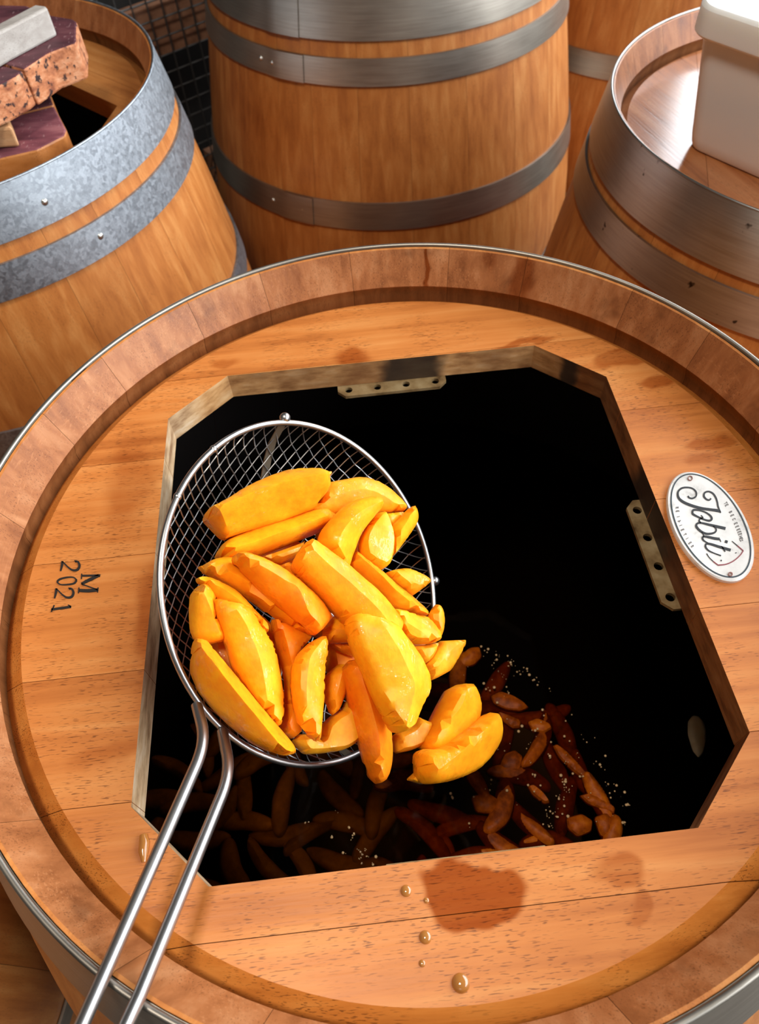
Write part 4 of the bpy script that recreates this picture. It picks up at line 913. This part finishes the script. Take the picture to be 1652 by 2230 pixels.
# ------------------------------------------------------------------ hatch lids on the left barrel
def slab(name, px, ztop, th, mats, parent, z5=True, side=1):
    fr = (0, 0, .1883)
    top = [at_z((fr[2] * a, fr[2] * b), ztop) for a, b in px]; n = len(top)
    vs = [W(p.x, p.y, p.z) for p in top] + [W(p.x, p.y, p.z - th) for p in top]
    fs = [tuple(range(n)), tuple(reversed(range(n, 2 * n)))] + [(i, i + n, (i + 1) % n + n, (i + 1) % n) for i in range(n)]
    me = mesh(name, vs, fs, [0, side] + [side] * n)
    bm = bmesh.new(); bm.from_mesh(me)
    bmesh.ops.bevel(bm, geom=bm.edges[:], offset=0.0025, segments=2, affect='EDGES', profile=0.5); bm.normal_update()
    for f in bm.faces: f.material_index = 0 if f.normal.z > 0.75 else side
    bm.to_mesh(me); bm.free()
    return link(name, me, mats, parent)
ZT = 0.19
la = thing('hatch_lid', 'upper wine-stained hatch lid with a wormy edge and grey batten on the left barrel', 'lid', W(*at_z((40, 110), ZT - 0.14)), 'hatch lids on the left barrel')
bpy.context.view_layer.update()
slab('plank', [(-600, 40), (300, 60), (600, 175), (840, 215), (888, 250), (880, 470), (868, 495), (560, 608), (272, 800), (-600, 560)], ZT, 0.128, [M['purple'], M['wormy']], la)
slab('plank', [(-600, 585), (262, 815), (180, 880), (-60, 1010), (-600, 1250)], ZT - 0.004, 0.12, [M['purple'], M['wormy']], la)
slab('batten', [(-700, 610), (-250, 390), (410, 48), (525, 65), (545, 85), (-20, 375), (-700, 760)], ZT + 0.095, 0.095, [M['grey_batten'], M['grey_batten']], la)
lb_ = thing('hatch_lid', 'lower wine-stained hatch lid lying in the left barrel under the wormy lid', 'lid', W(*at_z((40, 300), -0.15)), 'hatch lids on the left barrel')
bpy.context.view_layer.update()
ZB_ = -0.02
slab('plank', [(-700, 1400), (-300, 900), (300, 820), (500, 900), (548, 1000), (618, 1208), (120, 1335), (-700, 1560)], ZB_, 0.118, [M['purple'], M['lid_side']], lb_)
slab('plank', [(-700, 1580), (122, 1350), (624, 1222), (770, 1500), (745, 1565), (470, 1705), (420, 1730), (0, 1825), (-700, 1980)], ZB_, 0.118, [M['purple2'], M['lid_side']], lb_)
slab('batten', [(-300, 1290), (62, 1278), (130, 1475), (-300, 1500)], ZB_ + 0.075, 0.072, [M['pale_batten'], M['pale_batten']], lb_)

# ------------------------------------------------------------------ plastic tub on the right barrel
TZ = -0.0721 - 0.136
corner = at_z((1485, 318), TZ); e1 = Vector((0.58, -0.81, 0)).normalized(); e2 = Vector((0.81, 0.58, 0)).normalized()
tw = 0.74; tc = corner + e1 * tw / 2 + e2 * tw / 2; tc.z = TZ
tub = thing('plastic_tub', 'square white plastic tub with a lid on the right barrel', 'tub', W(*tc))
bpy.context.view_layer.update()
def rsq(hw, r, n=8):
    out = []
    for q, (sx, sy) in enumerate(((1, 1), (-1, 1), (-1, -1), (1, -1))):
        for i in range(n + 1):
            a = math.pi / 2 * q + math.pi / 2 * i / n; out.append((sx * (hw - r) + r * math.cos(a), sy * (hw - r) + r * math.sin(a)))
    return out
def rsolid(name, rings, mat):
    vs = []; fs = []; n = None
    for (hw, r, z) in rings:
        L = rsq(hw, r); n = len(L)
        for (a, b) in L: q = tc + e1 * a + e2 * b; vs.append(W(q.x, q.y, TZ + z))
    for i in range(len(rings) - 1):
        for k in range(n): fs.append((i * n + k, i * n + (k + 1) % n, (i + 1) * n + (k + 1) % n, (i + 1) * n + k))
    fs += [tuple(reversed(range(n))), tuple(range((len(rings) - 1) * n, len(rings) * n))]
    return link(name, mesh(name, vs, fs), mat, tub, 35)
h0 = tw / 2
rsolid('body', [(h0 - 0.02, 0.06, 0.0), (h0 - 0.006, 0.07, 0.006), (h0, 0.075, 0.02), (h0 + 0.006, 0.078, 0.05), (h0 + 0.055, 0.085, 0.42), (h0 + 0.058, 0.085, 0.46)], M['plastic'])
rsolid('lid', [(h0 + 0.062, 0.085, 0.40), (h0 + 0.075, 0.095, 0.40), (h0 + 0.082, 0.1, 0.408), (h0 + 0.082, 0.1, 0.485), (h0 + 0.072, 0.095, 0.497), (h0 + 0.055, 0.085, 0.497), (h0 + 0.048, 0.08, 0.488), (h0 + 0.02, 0.07, 0.488)], M['plastic'])

# ------------------------------------------------------------------ wire cage with timber behind
P0 = Vector((-1.1787, 5.6, -1.0915)); gd = Vector((0.79, 0.61, 0)).normalized(); gn = Vector((0.61, -0.79, 0)).normalized()
cage = thing('mesh_cage', 'dark wire mesh cage with rough timber behind it, between the left and middle barrels', 'cage', W(P0.x, P0.y, -3.2))
bpy.context.view_layer.update()
gs = 0.108
for i in range(-8, 14):
    q = P0 + gd * (i * gs); link('upright_wire', tube_mesh('upright_wire', [W(q.x, q.y, -3.18), W(q.x, q.y, 0.5)], 0.006 * S, 5), M['mesh_wire'], cage)
for j in range(34):
    z = -3.1 + j * gs; a = P0 + gd * (-8 * gs); b = P0 + gd * (13 * gs); a = a - gn * 0.008; b = b - gn * 0.008
    link('cross_wire', tube_mesh('cross_wire', [W(a.x, a.y, z), W(b.x, b.y, z)], 0.006 * S, 5), M['mesh_wire'], cage)
def beam(z0, z1, u0, u1, depth=0.12, near=0.05):
    vs = []
    for z in (z0, z1):
        for u in (u0, u1):
            for d_ in (-near, -near - depth):
                q = P0 + gd * u + gn * d_; vs.append(W(q.x, q.y, z))
    return mesh('timber', vs, [(0, 1, 3, 2), (4, 6, 7, 5), (0, 4, 5, 1), (2, 3, 7, 6), (0, 2, 6, 4), (1, 5, 7, 3)])
link('timber', beam(-0.85, -0.55, -0.85, 1.4), M['crate_wood'], cage)
link('shade_panel', beam(-3.18, 0.6, -0.9, 2.2, 0.05, 0.45), M['dark_board'], cage)  # added dark sheet, stands in for the gloom behind the mesh
link('timber', beam(-2.05, -1.62, 0.12, 0.5), M['crate_wood'], cage)
print('scene built', len(bpy.data.objects))
